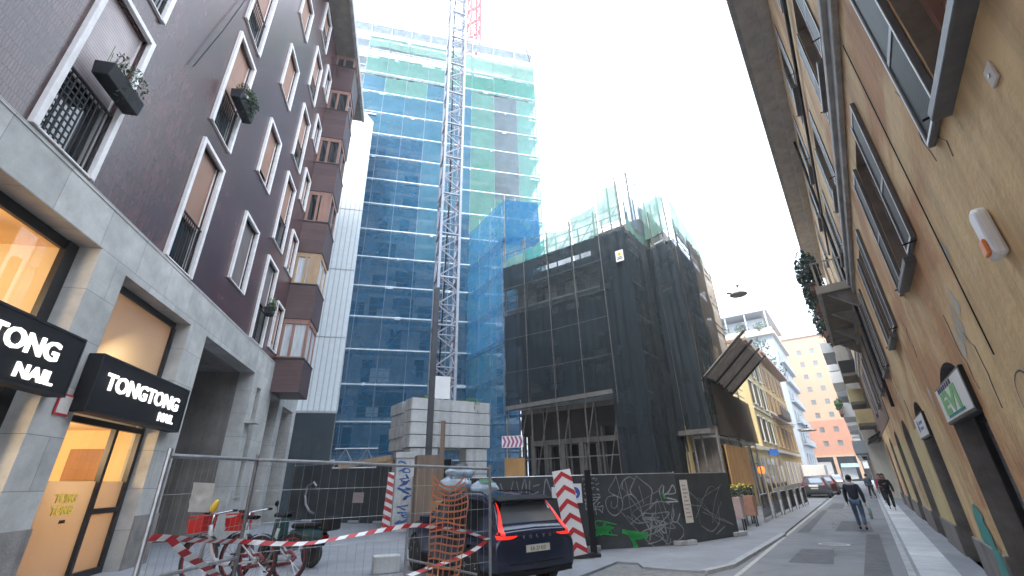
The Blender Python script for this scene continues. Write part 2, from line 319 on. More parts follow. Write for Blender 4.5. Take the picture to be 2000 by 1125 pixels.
# ------------------------------------------------------------------ camera, world, sun
cam = bpy.data.cameras.new('camera'); co = bpy.data.objects.new('camera', cam); C.objects.link(co); SC.camera = co
cam.sensor_width = 36; cam.lens = 36*FPX/2000; cam.clip_start = .05; cam.clip_end = 3000
fw = V((0, math.cos(PITCH), math.sin(PITCH))); r0 = V((1,0,0)); u0 = V((0,-math.sin(PITCH), math.cos(PITCH)))
cr = r0*math.cos(ROLL)-u0*math.sin(ROLL); cu_ = r0*math.sin(ROLL)+u0*math.cos(ROLL)
mw = Matrix((cr, cu_, -fw)).transposed().to_4x4(); mw.translation = (0,0,EYE); co.matrix_world = mw
SUN_EL, SUN_AZ = 42, 205                         # high veiled sun behind the photographer
w = bpy.data.worlds.new('World'); SC.world = w; w.use_nodes = True; N = w.node_tree.nodes; L = w.node_tree.links
bg = N['Background']; sky = N.new('ShaderNodeTexSky'); sky.sky_type = 'NISHITA'; sky.sun_disc = False
sky.sun_elevation = R(SUN_EL); sky.sun_rotation = R(SUN_AZ); sky.air_density = 1.0; sky.dust_density = 3.0; sky.ozone_density = 1.0
tc = N.new('ShaderNodeTexCoord'); mp = N.new('ShaderNodeMapping'); mp.inputs['Scale'].default_value = (1,1,2.2); L.new(tc.outputs['Generated'], mp.inputs[0])
cn = N.new('ShaderNodeTexNoise'); cn.inputs['Scale'].default_value = 1.6; cn.inputs['Detail'].default_value = 6; cn.inputs['Roughness'].default_value = .55; L.new(mp.outputs[0], cn.inputs['Vector'])
cl = N.new('ShaderNodeValToRGB'); cl.color_ramp.elements[0].position = .3; cl.color_ramp.elements[1].position = .75
cl.color_ramp.elements[0].color = (8.8,10.2,12.0,1); cl.color_ramp.elements[1].color = (10.2,11.4,12.9,1); L.new(cn.outputs[0], cl.inputs[0])
mx = N.new('ShaderNodeMix'); mx.data_type = 'RGBA'; mx.inputs[0].default_value = .88; L.new(sky.outputs[0], mx.inputs[6]); L.new(cl.outputs[0], mx.inputs[7])
L.new(mx.outputs[2], bg.inputs[0]); bg.inputs[1].default_value = .11
sd = bpy.data.lights.new('sun', 'SUN'); sd.energy = 1.1; sd.angle = R(14); sd.color = (1,.93,.82); so = bpy.data.objects.new('sun', sd); C.objects.link(so)
sdir = V((math.sin(R(SUN_AZ))*math.cos(R(SUN_EL)), math.cos(R(SUN_AZ))*math.cos(R(SUN_EL)), math.sin(R(SUN_EL))))
so.rotation_euler = sdir.to_track_quat('Z', 'Y').to_euler(); so.location = sdir*60
SC.view_settings.view_transform = 'Standard'; SC.view_settings.look = 'None'; SC.view_settings.exposure = 2.0; SC.view_settings.gamma = 1
SC.cycles.transparent_max_bounces = 24; SC.cycles.max_bounces = 8; SC.cycles.use_denoising = True
# ------------------------------------------------------------------ ground
g = MB(); g.box(-400,400,-200,600,-1.2,0.0); struct(g.build('road', M['asphalt']))
def sn(S, t, z=0.0): p = nR*S+dR*t; return (p.x, p.y, z)
g = MB(); edge = [(9.05,16.95),(4.85,11.65),(3.99,11.03),(3.43,11.33),(2.85,11.71),(2.87,12.22),(2.42,12.49),(1.6,11.3),(-1.2,7.6),(-3.2,5.4),(-3.6,2.0),(-5.2,-1.6),(-10,-6),(-16,9),(-24,34),(-2,38),(9,34),sn(-7,60)[:2],sn(-3,60)[:2]]
g.prism(edge, 'z', -.5, .05); struct(g.build('pavement', M['pavement']))
kb = MB()
for p, q in zip(edge[:2], edge[1:3]): kb.bar((*p,.0), (*q,.0), .16, .14)
struct(kb.build('kerb', M['kerb']))
g = MB(); pts = [(4.05,11.0),(3.45,11.25),(2.9,11.6),(2.4,12.35),(1.75,11.4),(1.5,10.7),(2.2,10.2),(3.6,10.4)]
g.prism(pts, 'z', -.4, .008); struct(g.build('broken_asphalt', M['rough_patch']))
g = MB()
for t0, t1 in ((6,18.5),(18.9,31),(31.5,60)):
    g.add([sn(-2.78,t0,.006),sn(-2.68,t0,.006),sn(-2.68,t1,.006),sn(-2.78,t1,.006)], [(0,1,2,3)])
struct(g.build('edge_line', M['paint']))
rg = dict(o=nR*1.37, deg=53.5)
e = thing('sidewalk', 'x', 'x', rg['o'], 53.5); e['kind'] = 'structure'; del e['label']; del e['category']
g = MB(); g.box(-8,130,.0,1.12,-.3,.08); struct(g.build('sidewalk_asphalt', M['pavement'], e))
g = MB(); g.box(-8,130,.44,1.06,.02,.088); struct(g.build('kerb_slabs', M['slab'], e))
g = MB(); g.box(-8,130,1.08,1.24,-.3,.07); struct(g.build('sidewalk_kerb', M['kerb'], e))
# ------------------------------------------------------------------ LEFT APARTMENT BUILDING (frame: x along facade, y into the house)
LO, LD = nL*-6.85, 104.0
lb = thing('apartment_building', 'dark purple tiled apartment block with white framed windows above a pale stone shop floor', 'building', LO, LD)
cols = {'A': (7.67,9.13), 'B': (12.6,14.05), 'C': (16.8,18.3), 'D': (20.3,21.8), 'E': (23.0,24.15)}
wins = []
for k in range(4):
    wins += [('A',7.98+4.98*k,12.02+4.95*k,'tall'),('B',7.95+4.98*k,12.0+5.0*k,'tall')]
for z0, z1 in ((9.2,12.0),(14.2,17.0),(19.3,21.9),(24.4,26.6),(28.7,30.3)): wins.append(('C',z0,z1,'short'))
for z0, z1 in ((7.95,11.85),(12.95,16.8),(18.1,21.6),(23.2,26.3),(27.9,30.4)): wins.append(('D',z0,z1,'tall'))
for z0, z1 in ((8.3,10.6),(12.7,14.9),(17.1,19.2),(21.6,23.5),(26.0,28.0)): wins.append(('E',z0,z1,'short'))
for k in range(4): wins += [('F',7.98+4.98*k,12.02+4.95*k,'tall')]
cols['F'] = (2.4,3.9)
mb = MB(); wall(mb, -7, 31, 7.85, 31.2, [(*cols[c],z0,z1) for c,z0,z1,_ in wins], 0, .3)
mb.box(-7,31,.32,9,7.85,31.2); mb.build('tiled_wall', M['tile'], lb, fix=False)
rng = random.Random(3)
for c, z0, z1, kind in wins:
    x0, x1 = cols[c]
    p = MB(); p.box(x0,x1,.24,.27,z0,z1); wn = p.build('window', M['pane_dark'], lb)
    f = MB(); t = .135
    f.box(x0-t,x0,-.1,.06,z0-.06,z1+t); f.box(x1,x1+t,-.1,.06,z0-.06,z1+t); f.box(x0,x1,-.1,.06,z1,z1+t); f.box(x0,x1,-.07,.2,z0-.05,z0)
    f.box(x0,x0+.05,.1,.24,z0,z1); f.box(x1-.05,x1,.1,.24,z0,z1)
    f.build('frame', M['stone_white'], wn, bevel=.015)
    drop = {'tall': rng.choice([.52,.6,.62,.7]), 'short': rng.choice([1,1,.8,.92])}[kind]
    if c == 'A' and z0 < 9: drop = .60
    s = MB(); zb = z1-(z1-z0)*drop; s.box(x0+.05,x1-.05,.13,.16,zb,z1)
    sm = M['shut_pink'] if c in 'AF' else (M['shut_dark'] if (c == 'C' and z0 < 10) or rng.random() < .2 else M['shut_brown'])
    s.build('roller_shutter', sm, wn)
    if kind == 'tall':
        rl = MB(); zt = z0+(z1-z0)*.40
        rl.box(x0,x1,.0,.04,zt-.05,zt)
        n = 11
        for i in range(n): xx = x0+.06+(x1-x0-.12)*i/(n-1); rl.box(xx-.014,xx+.014,.01,.03,z0,zt)
        if c == 'A' and z0 < 9:
            for j in range(9): zz = z0+.12+j*.15; rl.box(x0,x0+.75,.012,.026,zz,zz+.035)
        rl.build('railing', M['black'], wn)
# stone base with shop openings
ops = [(2.6,10.25,.0,6.85),(11.28,14.95,0,6.68),(16.2,21.8,0,6.7),(22.55,23.15,1.6,6.2),(25.0,26.7,0,6.2),(27.6,30.2,0,6.1)]
mb = MB(); wall(mb, -7, 31, 0, 7.85, ops, -.06, .62)
mb.box(-7,31,-.075,-.06,7.79,7.86)
mb.build('stone_base', M['concrete'], lb, fix=False)
mb = MB(); mb.box(10.2,11.32,-.085,-.06,0,1.3); mb.box(14.95,16.25,-.085,-.06,0,1.3); split(mb, 'plinth', M['plinth'], lb)
# passage, dark back spaces
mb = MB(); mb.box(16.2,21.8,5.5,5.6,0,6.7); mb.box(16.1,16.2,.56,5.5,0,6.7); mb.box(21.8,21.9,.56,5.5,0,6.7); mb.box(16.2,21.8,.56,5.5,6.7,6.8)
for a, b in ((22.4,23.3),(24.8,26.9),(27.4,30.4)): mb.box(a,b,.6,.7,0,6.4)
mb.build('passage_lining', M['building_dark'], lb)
gt = MB()
for i in range(29): x = 16.35+i*.185; gt.box(x,x+.12,3.0,3.04,0.05,3.1)
gt.box(16.3,21.7,2.98,3.06,3.1,3.2); gt.build('passage_gate', M['dark_metal'], lb)
mb = MB(); mb.box(21.85,22.5,-.5,-.06,4.5,4.62); mb.box(22.5,23.2,-.12,0.1,1.5,1.6); split(mb, 'ledge', M['concrete'], lb)
# roof eave
mb = MB(); mb.box(-7,31,-1.3,3,31.2,31.45); ro = mb.build('roof_eave', M['soffit'], lb)
mb = MB(); mb.box(-7,31,-1.5,-1.3,31.1,31.6); mb.box(-7,31,-1.5,9,31.6,31.75); mb.build('gutter', M['moulding'], ro)
# bay windows at the far end
bz = [(6.35,8.12),(10.35,12.45),(14.5,16.65),(18.9,21.15),(23.3,25.8),(27.7,30.1)]
BX0, BX1, BY = 24.55, 26.9, -1.42
for k, (z0, z1) in enumerate(bz):
    b = MB(); b.box(BX0,BX1,BY,0,z0,z1); bw = b.build('bay_window', M['bay_tile'], lb)
    zt = bz[k+1][0] if k < 5 else 31.2
    gpan = MB(); gpan.box(BX0+.12,BX1-.12,BY+.12,0,z1,zt); gpan.build('bay_glazing', [M['pane_curtain'] if k in (0,1) else M['pane_dark'],], bw)
    fr = MB()
    for x in (BX0+.08,BX0+1.15,BX1-.2): fr.box(x,x+.12,BY+.06,BY+.12,z1,zt)
    for y in (BY+.06,BY+.75,-.16): fr.box(BX0+.06,BX0+.12,y,y+.14,z1,zt)
    fr.box(BX0+.05,BX1-.08,BY+.05,BY+.12,zt-.28,zt-.002); fr.box(BX0+.05,BX0+.12,BY+.05,0,zt-.28,zt-.002)
    fr.box(BX0+.05,BX1-.08,BY+.05,BY+.12,z1+.002,z1+.12); fr.box(BX0+.05,BX0+.12,BY+.05,0,z1+.002,z1+.12)
    if k in (1,2): fr.box(BX0+.055,BX0+.115,BY+.05,BY+.66,z1,zt)
    fr.build('bay_frame', M['tan_wood'] if k == 1 else M['wood_frame'], bw)
    cp = MB(); cp.box(BX0-.03,BX1+.03,BY-.03,0,z1-.06,z1+.03); cp.build('bay_coping', M['dark_metal'], bw)
# ------------------------------------------------------------------ nail shop fit-out (belongs to the building)
sh = MB(); sh.box(2,15.3,4.6,4.7,0,6.9); sh.box(15.2,15.3,.62,4.6,0,6.9); sh.box(2,2.1,.62,4.6,0,6.9); sh.box(2,15.3,.62,4.6,6.9,7.0)
shop = sh.build('shop_interior', M['shop_wall'], lb)
q = MB(); q.box(2.1,15.2,.62,4.6,3.5,4.45); q.box(2.1,15.2,.62,4.6,0,.12); q.build('shop_floor', M['cream'], shop)
q = MB(); q.box(10.5,10.62,.62,4.6,.12,3.5); q.box(10.5,10.62,.62,4.6,4.45,6.9); q.build('shop_side_wall', M['cream'], shop)
q = MB(); q.box(2.1,9.6,2.6,2.7,4.5,6.2); q.box(11.0,11.2,.7,4.6,0.12,3.5); q.build('shop_partition', M['shop_dark'], shop)
q = MB(); q.box(12.2,13.0,3.0,4.5,.12,3.5); q.build('shop_column', M['cream'], shop)
q = MB(); q.lathe([(0,0),(.09,0),(.09,.03),(0,.03)], (12.9,1.6,3.45), 16); q.lathe([(0,0),(.09,0),(.09,.03),(0,.03)], (9.0,1.6,6.85), 16); q.lathe([(0,0),(.09,0),(.09,.03),(0,.03)], (6.6,1.8,6.85), 16)
split(q, 'downlight', M['spot'], shop)
def area(name, x, y, z, e, s=1.2, col=(1,.70,.38), rx=0, ry=0):
    d = bpy.data.lights.new(name, 'AREA'); d.energy = e; d.size = s; d.color = col
    o = bpy.data.objects.new(name, d); C.objects.link(o); o.parent = lb; o.location = (x,y,z); o.rotation_euler = (rx,ry,0)
area('shop_lamp', 11.7, 1.9, 2.9, 42, .8, ry=R(-90)); area('shop_lamp', 12.2, 1.3, 5.3, 16, .5, ry=R(-35)); area('shop_lamp', 7.6, 2.0, 5.7, 22, 1.0, ry=R(-100)); area('shop_lamp', 6.5, 1.2, 5.6, 9, 1.0, rx=R(105)); area('shop_lamp', 8.0, 1.8, 2.6, 30, .8, ry=R(-90))
# glazing
q = MB(); q.poly([(2.7,.43,4.85),(10.2,.43,4.85),(10.2,.43,6.8),(2.7,.43,6.8)]); u1 = q.build('upper_shop_window', M['glass'], lb)
q = MB(); q.box(2.6,10.25,.40,.48,6.62,6.84); q.box(9.95,10.25,.36,.48,3.4,6.84); q.box(2.6,10.25,.40,.48,4.6,4.9); q.build('frame', M['dark_metal'], u1)
q = MB(); q.poly([(11.4,.37,4.75),(14.9,.37,4.75),(14.9,.37,6.6),(11.4,.37,6.6)]); u2 = q.build('upper_shop_window', M['blind'], lb)
q = MB(); q.box(11.28,14.95,.34,.42,6.5,6.68); q.box(11.28,11.4,.34,.42,3.4,6.5); q.box(14.8,14.95,.3,.42,0.05,6.5); q.box(11.28,14.95,.34,.42,4.55,4.8); q.build('frame', M['dark_metal'], u2)
q = MB(); q.poly([(11.45,.37,2.15),(14.85,.37,2.15),(14.85,.37,3.42),(11.45,.37,3.42)]); dr = q.build('shop_door', M['glass'], lb)
q = MB(); q.poly([(11.45,.372,.15),(14.85,.372,.15),(14.85,.372,2.15),(11.45,.372,2.15)]); q.build('frosted_film', M['frosted'], dr)
q = MB(); q.box(13.62,13.74,.3,.42,.1,3.42); q.box(13.74,14.8,.3,.4,1.42,1.54); q.box(11.3,14.9,.3,.42,.02,.2); q.box(11.3,14.9,.3,.42,3.36,3.5); q.box(11.3,11.42,.3,.42,.1,3.4); q.build('frame', M['dark_metal'], dr)
lt = text('lettering', 'TONG\nTONG', .24, M['sign_yellow'], dr, (12.35,.345,1.72), bold=.006); lt2 = text('lettering', 'NAIL', .09, M['dark_metal'], dr, (12.75,.345,1.3), bold=.002)
q = MB(); q.poly([(2.7,.43,.15),(10.2,.43,.15),(10.2,.43,3.5),(2.7,.43,3.5)]); d1 = q.build('shop_door', M['glass'], lb)
q = MB(); q.box(9.9,10.25,.36,.48,.02,3.5); q.box(7.8,7.9,.36,.46,.02,3.5); q.box(2.6,10.25,.36,.48,3.4,3.6); q.build('frame', M['dark_metal'], d1)
# signs
def fit(o, wd):
    o.scale = (wd/max(.01,max(v.co.x for v in o.data.vertices)-min(v.co.x for v in o.data.vertices)),1,1)
def sign(x0, x1, z0, z1, label, sz, tx, tz, nx, nz, nsz, w1, w2):
    o = P3(LO, LD, x0, -.34); s = thing('shop_sign', label, 'sign', (o.x,o.y,z0), LD)
    b = MB(); b.box(0,x1-x0,0,.28,0,z1-z0); b.build('sign_box', M['black'], s, bevel=.02)
    b = MB(); b.box(.0,x1-x0,-.012,-.001,z1-z0-.045,z1-z0); b.box(0,x1-x0,-.012,-.001,0,.045); b.box(0,.045,-.012,-.001,.045,z1-z0-.045); b.box(x1-x0-.045,x1-x0,-.012,-.001,.045,z1-z0-.045); b.build('sign_rim', M['dark_metal'], s)
    a_ = text('lettering', 'TONGTONG', sz, M['letter'], s, (tx-x0,-.012,tz-z0), bold=sz*.022, ext=.02, align='RIGHT'); fit(a_, w1)
    a_ = text('lettering', 'NAIL', nsz, M['letter'], s, (nx-x0,-.012,nz-z0), bold=nsz*.022, ext=.02, align='RIGHT'); fit(a_, w2)
sign(5.2,10.40,3.62,4.80,'black shop sign with white letters, cut by the left edge of the photo',.48,9.83,4.18,9.92,3.76,.34,3.25,.92)
sign(11.05,15.42,3.46,4.70,'black shop sign with white letters over the lit glass door',.50,14.95,4.0,14.85,3.64,.31,3.5,.85)
o = P3(LO, LD, 10.66, -.09, 3.35); s = thing('street_number_plate', 'small red bordered white notice on the pillar between the two shop signs', 'notice', o, LD)
b = MB(); b.box(0,.42,0,.02,0,.42); b.build('plate', M['sign_red'], s); b = MB(); b.box(.04,.38,-.006,-.001,.04,.38); b.build('notice_face', M['paper'], s)
# window planters (own things)
def leaf_cloud(mb, c, rad, n, size, rng, m=None, drop=0):
    for _ in range(n):
        while True:
            p = V((rng.uniform(-1,1), rng.uniform(-1,1), rng.uniform(-1,1)))
            if p.length <= 1: break
        k = noise.noise(V(c)*.7+p*1.8)
        if k < -.28: continue
        p = V((p.x*rad[0], p.y*rad[1], p.z*rad[2])); q = V(c)+p
        if drop and rng.random() < .3: q.z -= rng.random()*drop
        a = V((rng.gauss(0,1), rng.gauss(0,1), rng.gauss(0,1))).normalized(); b = a.orthogonal().normalized(); s = size*rng.uniform(.6,1.4)
        mb.add([q-a*s, q+b*s*.55, q+a*s, q-b*s*.55], [(0,1,2,3)], rng.choice((0,0,1)) if m is None else m)
def planter(x, y, z, w, label, seed, n=260, tilt=0, rad=.34):
    o = P3(LO, LD, x, y, z); t = thing('window_box', label, 'planter', o, LD); t.rotation_euler[1] = tilt
    b = MB(); b.prism([(-.15,0),(.15,0),(.19,.36),(-.19,.36)], 'x', -w/2, w/2); b.build('trough', M['black'], t, bevel=.02)
    b = MB(); rg2 = random.Random(seed); leaf_cloud(b, (0.05,-.08,.58), (w*.55,rad,.34), n*4, .05, rg2, None, .45)
    for i in range(12): xx = rg2.uniform(-w/2,w/2); b.tube([(xx,0,.4),(xx+rg2.uniform(-.1,.1),rg2.uniform(-.2,.1),.8)], .008, 4)
    b.build('plant', [M['leaf'],M['leaf_dark']], t, fix=False)
planter(8.6,-.26,9.75,1.15,'black window box with low green plant, on the window nearest the camera',1,170,0.0,.2)
planter(13.4,-.36,14.25,1.3,'black window box with bushy green plant, in the window high above the shop signs',2,520)
planter(21.2,-.28,9.3,.5,'small dark flower box in the tall window beside the bay windows',3,120,0,.22)
c1, c2 = P3(LO,LD,10.75,-.1,13.2), P3(LO,LD,12.0,-.1,18.2)
b = MB(); b.tube([c1, (c1+c2)/2+V((.05,0,-.05)), c2, P3(LO,LD,12.4,-.1,20)], .018, 5); tag(b.build('facade_cable', M['black']), 'thin black cable running up the purple tiled wall between windows', 'cable')

# shop furniture seen through the glass
q = MB(); q.box(6.2,9.2,1.6,2.2,.75,.82); q.box(6.3,6.4,1.7,2.1,.12,.75); q.box(9.0,9.1,1.7,2.1,.12,.75); q.build('shop_counter', M['tan_wood'], shop)
q = MB()
for z in (5.0,5.5,6.0): q.box(9.7,10.45,3.4,4.4,z,z+.05)
q.build('shop_shelf', M['tan_wood'], shop)
for x in (7.2,8.6): q = MB(); q.lathe([(.02,.5),(.02,.2),(.16,.1),(.2,-.05),(0,-.06)], (x,1.6,6.3), 16); q.build('pendant_lamp', M['white'], shop, smooth=True)
q = MB(); q.box(15.1,15.19,1.2,2.0,2.2,3.0); q.box(15.1,15.19,2.5,3.3,2.2,3.0); split(q, 'wall_picture', M['shop_dark'], shop)
# road details
g = MB()
for S_, t_, w_, l_ in ((-1.6,13.5,.9,2.6),(-.9,21,1.1,4.5),(-2.0,33,.8,6),(-.35,11.5,.5,9),(-2.35,20,.35,12)):
    p0,p1,p2,p3 = sn(S_-w_/2,t_,.004),sn(S_+w_/2,t_+.2,.004),sn(S_+w_/2-.1,t_+l_,.004),sn(S_-w_/2+.05,t_+l_-.2,.004); g.add([p0,p1,p2,p3],[(0,1,2,3)])
rgr = random.Random(12); gc_ = MB()
for i in range(6):
    S_, t_ = rgr.uniform(-2.4,0), rgr.uniform(14,34); pts = [sn(S_,t_,.003)]
    for k in range(9): S_ += rgr.uniform(-.16,.16); t_ += rgr.uniform(.1,.5); pts.append(sn(S_,t_,.003))
    gc_.tube(pts, .0045, 4)
for o_ in split(gc_, 'road_crack', M['plinth']): o_['kind'] = 'structure'
split(g, 'asphalt_patch', mat('dark_asphalt_patch', (.105,.108,.118), .85, var=.3, scale=3, bump=.5, bscale=60))
for o_ in list(C.objects):
    if o_.name.startswith('asphalt_patch'): o_['kind'] = 'structure'
mh = thing('manhole_cover', 'round dark iron manhole cover in the road', 'cover', sn(-1.3,17.2,.006)); b = MB(); b.lathe([(0,0),(.33,0),(.33,.006),(0,.006)], (0,0,0), 28); b.build('lid', M['dark_metal'], mh); b = MB(); b.lathe([(.34,0),(.40,0),(.40,.005),(.34,.005)], (0,0,0), 28); b.build('rim', M['kerb'], mh)
# ------------------------------------------------------------------ TOWER UNDER SCAFFOLD (frame: x to the right, y away from camera)
TO = nL*-6.85+dL*39.5; TD = 14.0
LV = [6.61-3.08+3.08*i for i in range(17)]         # scaffold levels
PX = [-5.6,-3.15,-.7,1.75,4.2,6.65,9.2,12.1,14.9,17.8,20.4]
tb = thing('tower_block', 'tall grey concrete tower block standing behind blue and green scaffold nets', 'building', TO, TD)
rng = random.Random(11); ops = []
for i, z in enumerate(LV[:-1]):
    for j, x in enumerate([-4.4,-2,.6,3.0,5.2,7.7,10.2,12.9,15.6]):
        k = rng.random()
        if k < .66 and len(ops) < 98:
            wd = rng.choice([.9,1.5,2.0,2.2]); ops.append((x-.3,x-.3+wd,z+rng.choice([.3,.7,.9]),z+rng.choice([2.3,2.7,2.9])))
mb = MB(); wall(mb, -6, 17.6, 0, 50.6, ops, 1.75, .35)
mb.box(-6,17.6,2.15,16,0,50.6); mb.build('wall', M['tower_wall'], tb, fix=False)
mb = MB()
for a, b, c, d in ops: mb.box(a,b,2.08,2.12,c,d)
split(mb, 'window', M['hole'], tb)
mb = MB()
for z in LV: mb.box(-6,17.6,1.55,1.75,z+.25,z+.62)
mb.build('floor_band', M['deck'], tb)
for i in range(16):                                    # exposed plaster and insulation panels of odd size
    z = LV[rng.randrange(1,15)]; x = rng.choice([1.2,3.5,6.0,8.0]); b = MB(); b.box(x,x+rng.uniform(.8,2.4),1.66,1.74,z+.7,z+rng.uniform(1.5,2.7)); b.build('facade_panel', [M['tower_wall'],M['white'],M['beige'],M['terracotta']][rng.choice([0,0,1,2,3])], tb)
for x, z, w_ in ((6.8,47.2,2.3),(9.4,48.6,2.5),(12.3,46.9,2.6),(3.0,46.9,2.0),(15,46.7,2.5),(12.4,37.6,2.2),(12.4,43.9,2.2)):
    b = MB(); b.box(x,x+w_,1.62,1.70,z,z+1.0); b.build('facade_panel', M['beige'], tb)
sf = thing('tower_scaffold', 'metal scaffold with blue and green nets all over the tall tower', 'scaffold', TO, TD)
for x in PX:
    b = MB(); b.tube([(x,-.12,0),(x,-.12,55.4 if x > -.8 else 52)], .06, 6); b.tube([(x,1.25,0),(x,1.25,53.2)], .055, 6)
    b.build('standard', M['crane_steel'], sf)
for i, z in enumerate(LV+[LV[-1]+3.0]):
    b = MB(); b.box(PX[0],PX[-1],.08,1.2,z-.06,z) ; b.box(PX[0],PX[-1],-.26,-.18,z-.06,z+.22); b.box(PX[0],PX[-1],-.50,-.46,z-.02,z+.08)
    b.build('deck', M['deck'], sf)
    b = MB()
    for h in (.75,1.35): b.tube([(PX[0],.0,z+h),(PX[-1],.0,z+h)], .03, 5)
    for x in PX: b.tube([(x,0,z-.1),(x,1.25,z-.1)], .035, 5)
    b.build('guard_rail', M['grey_metal'], sf)
b = MB()
for h in (1.2,2.2,3.0): b.tube([(-.7,.0,52.3+h*.9),(20.4,.0,52.3+h*.9)], .025, 5)
for (x0,x1) in zip(PX[2:-1],PX[3:]):
    i = PX.index(x0)
    for k in range(0,16,3): b.tube([(x0,1.2,LV[k]),(x1,1.2,LV[k]+3.08)], .03, 5)
for k in range(17): b.tube([(17.8,.6,LV[k]),(20.4,.6,LV[k]+ (2.6 if k%2 else 1.6))], .04, 5)
split(b, 'brace', M['grey_metal'], sf)
b = MB()
for y in (1.25,3.6,6.0): b.tube([(20.4,y,0),(20.4,y,53.5)], .055, 6)
for z in LV: b.tube([(20.4,0,z),(20.4,6,z)], .04, 5); b.tube([(20.4,0,z+1),(20.4,6,z+1)], .03, 5)
b.build('return_frame', M['grey_metal'], sf)
for z in LV[1:]:
    b = MB(); b.box(17.7,20.3,1.3,5.8,z-.05,z+.02); b.build('return_deck', M['deck'], sf)
def sheet(x0, x1, z0, z1, m, amp=.07, y=-.36, seed=0, parent=None, nu=10, nv=16, name='net', belly=.0):
    mb = MB()
    def fn(u, v):
        x = x0+(x1-x0)*u; z = z0+(z1-z0)*v
        d = amp*noise.noise(V((x*.9+seed, z*.35, seed*1.7)))+amp*.5*noise.noise(V((x*2.6, z*.9+seed, 3)))
        return (x, y+d-belly*math.sin(math.pi*u), z)
    mb.grid(fn, nu, nv); return mb.build(name, m, parent, smooth=True, fix=False)
S = 0
for i in range(len(PX)-1):
    x0, x1 = PX[i], PX[i+1]
    if i < 6:
        segs = [(3.2,22.0,'net_blue2'),(22.0,37.2,'net_blue2' if i != 5 else 'net_blue'),(37.2,43.5,'net_blue')]
        segs += [(43.5,46.2,'net_blue' if i in (2,5) else 'net_green'),(46.6,49.6,'net_green'),(51.2,53.2,'net_top')] if i > 1 else []
    elif i == 6: segs = [(3.2,28,'net_blue2'),(28,46.5,'net_blue'),(46.5,49.6,'net_green2'),(49.8,52.9,'net_top')]
    elif i == 8: segs = [(18,30.5,'net_green'),(30.5,46.3,'net_grey'),(46.5,49.6,'net_green2'),(49.8,52.7,'net_top')]
    else: segs = [(8,26,'net_green'),(26,46.2,'net_green'),(46.5,49.6,'net_green2'),(49.8,52.6,'net_top')]
    for z0, z1, m in segs:
        S += 1; sheet(x0+.02, x1-.02, z0, z1, M[m], .20, seed=S, parent=sf, nu=8, nv=max(4,int((z1-z0)*1.5)))
        if m in ('net_blue2',) and S % 3 == 0: sheet(x0+.05, x1-.05, z0+rng.uniform(1,3), z0+rng.uniform(5,9), M['net_blue2'], .1, y=-.5, seed=S+50, parent=sf, nu=8, nv=8)
b = MB(); b.grid(lambda u,v: (20.45+.12*noise.noise(V((u*4,v*30,1))), 6*u, 47+6*v), 8, 14); b.build('net', M['net_top'], sf, smooth=True, fix=False)
b = MB(); b.grid(lambda u,v: (20.47+.2*noise.noise(V((u*4,v*30,5)))+.35*(1-v)*u, .1+.9*u, 45.5+9.5*v), 5, 14); b.build('net_flap', M['net_top'], sf, smooth=True, fix=False)
# white ribbed cladding panel with dark base, next to the purple building
o = P3(TO, TD, 0, -3.0)
wp = thing('ribbed_cladding_wall', 'white ribbed sheet wall between the purple building and the blue netted tower', 'wall', o, TD)
b = MB(); b.prism([(-7,7.1),(1.78,7.1),(1.42,36.6),(.6,37.6),(-7,37.6)], 'y', 0, .25); b.build('ribbed_sheet', M['ribbed_white'], wp)
b = MB(); b.box(-7,1.75,-.05,.3,6.95,7.12); b.box(-7,1.6,.02,.27,37.6,37.8); split(b, 'trim', M['grey_metal'], wp)
b = MB()
for z in (13,19.2,25.5,31.6): b.box(-7,1.6,-.03,-.002,z,z+.05)
split(b, 'joint', M['grey_metal'], wp)
b = MB(); b.grid(lambda u,v: (-7+8.7*u, -.12+.12*noise.noise(V((u*9,v*3,2))), .1+6.8*v), 30, 14); b.build('dark_net_skirt', M['net_black'], wp, smooth=True, fix=False)
b = MB(); b.box(-7,1.7,.3,.5,0,7); b.build('skirt_backing', M['building_dark'], wp)
# ------------------------------------------------------------------ blue netted wing to the right
W0, W1, W2 = V((-4.43,39.6,0)), V((-.51,33.5,0)), V((2.6,34.3,0)); W3 = V((9.0,35.9,0))
def frame_of(p, q): d = q-p; return math.degrees(math.atan2(d.y, d.x)), d.length
a1, l1 = frame_of(W0, W1); a2, l2 = frame_of(W1, W2)
wg = thing('scaffold_wing', 'lower scaffold wing wrapped in bright blue nets beside the black netted building', 'scaffold', W0, a1)
inv = Matrix.Rotation(-R(a1), 4, 'Z') @ Matrix.Translation(-W0)
def seg_frame(p, q, parent, invm, zs, nb, rm, th=1.2, ztop=None):
    """standards, ledgers and decks along p-q (world), as parts of parent"""
    d = (q-p); n = V((-d.y, d.x, 0)).normalized()*th
    for i in range(nb+1):
        b = MB()
        for off in (V((0,0,0)), n):
            c = p+d*i/nb+off; b.tube([invm@V((c.x,c.y,0)), invm@V((c.x,c.y,ztop or zs[-1]+1.2))], .045, 6)
        b.build('standard', rm, parent)
    for z in zs:
        b = MB(); m_ = [p, q, q+n, p+n]
        b.add([invm@V((c.x,c.y,z+h)) for h in (0,.09) for c in m_], [(0,3,2,1),(4,5,6,7),(0,1,5,4),(1,2,6,5),(2,3,7,6),(3,0,4,7)]); b.build('deck', M['deck'], parent)
        b = MB()
        for h in (.5,1.0): b.tube([invm@V((p.x,p.y,z+h)), invm@V((q.x,q.y,z+h))], .028, 5)
        b.build('guard_rail', rm, parent)
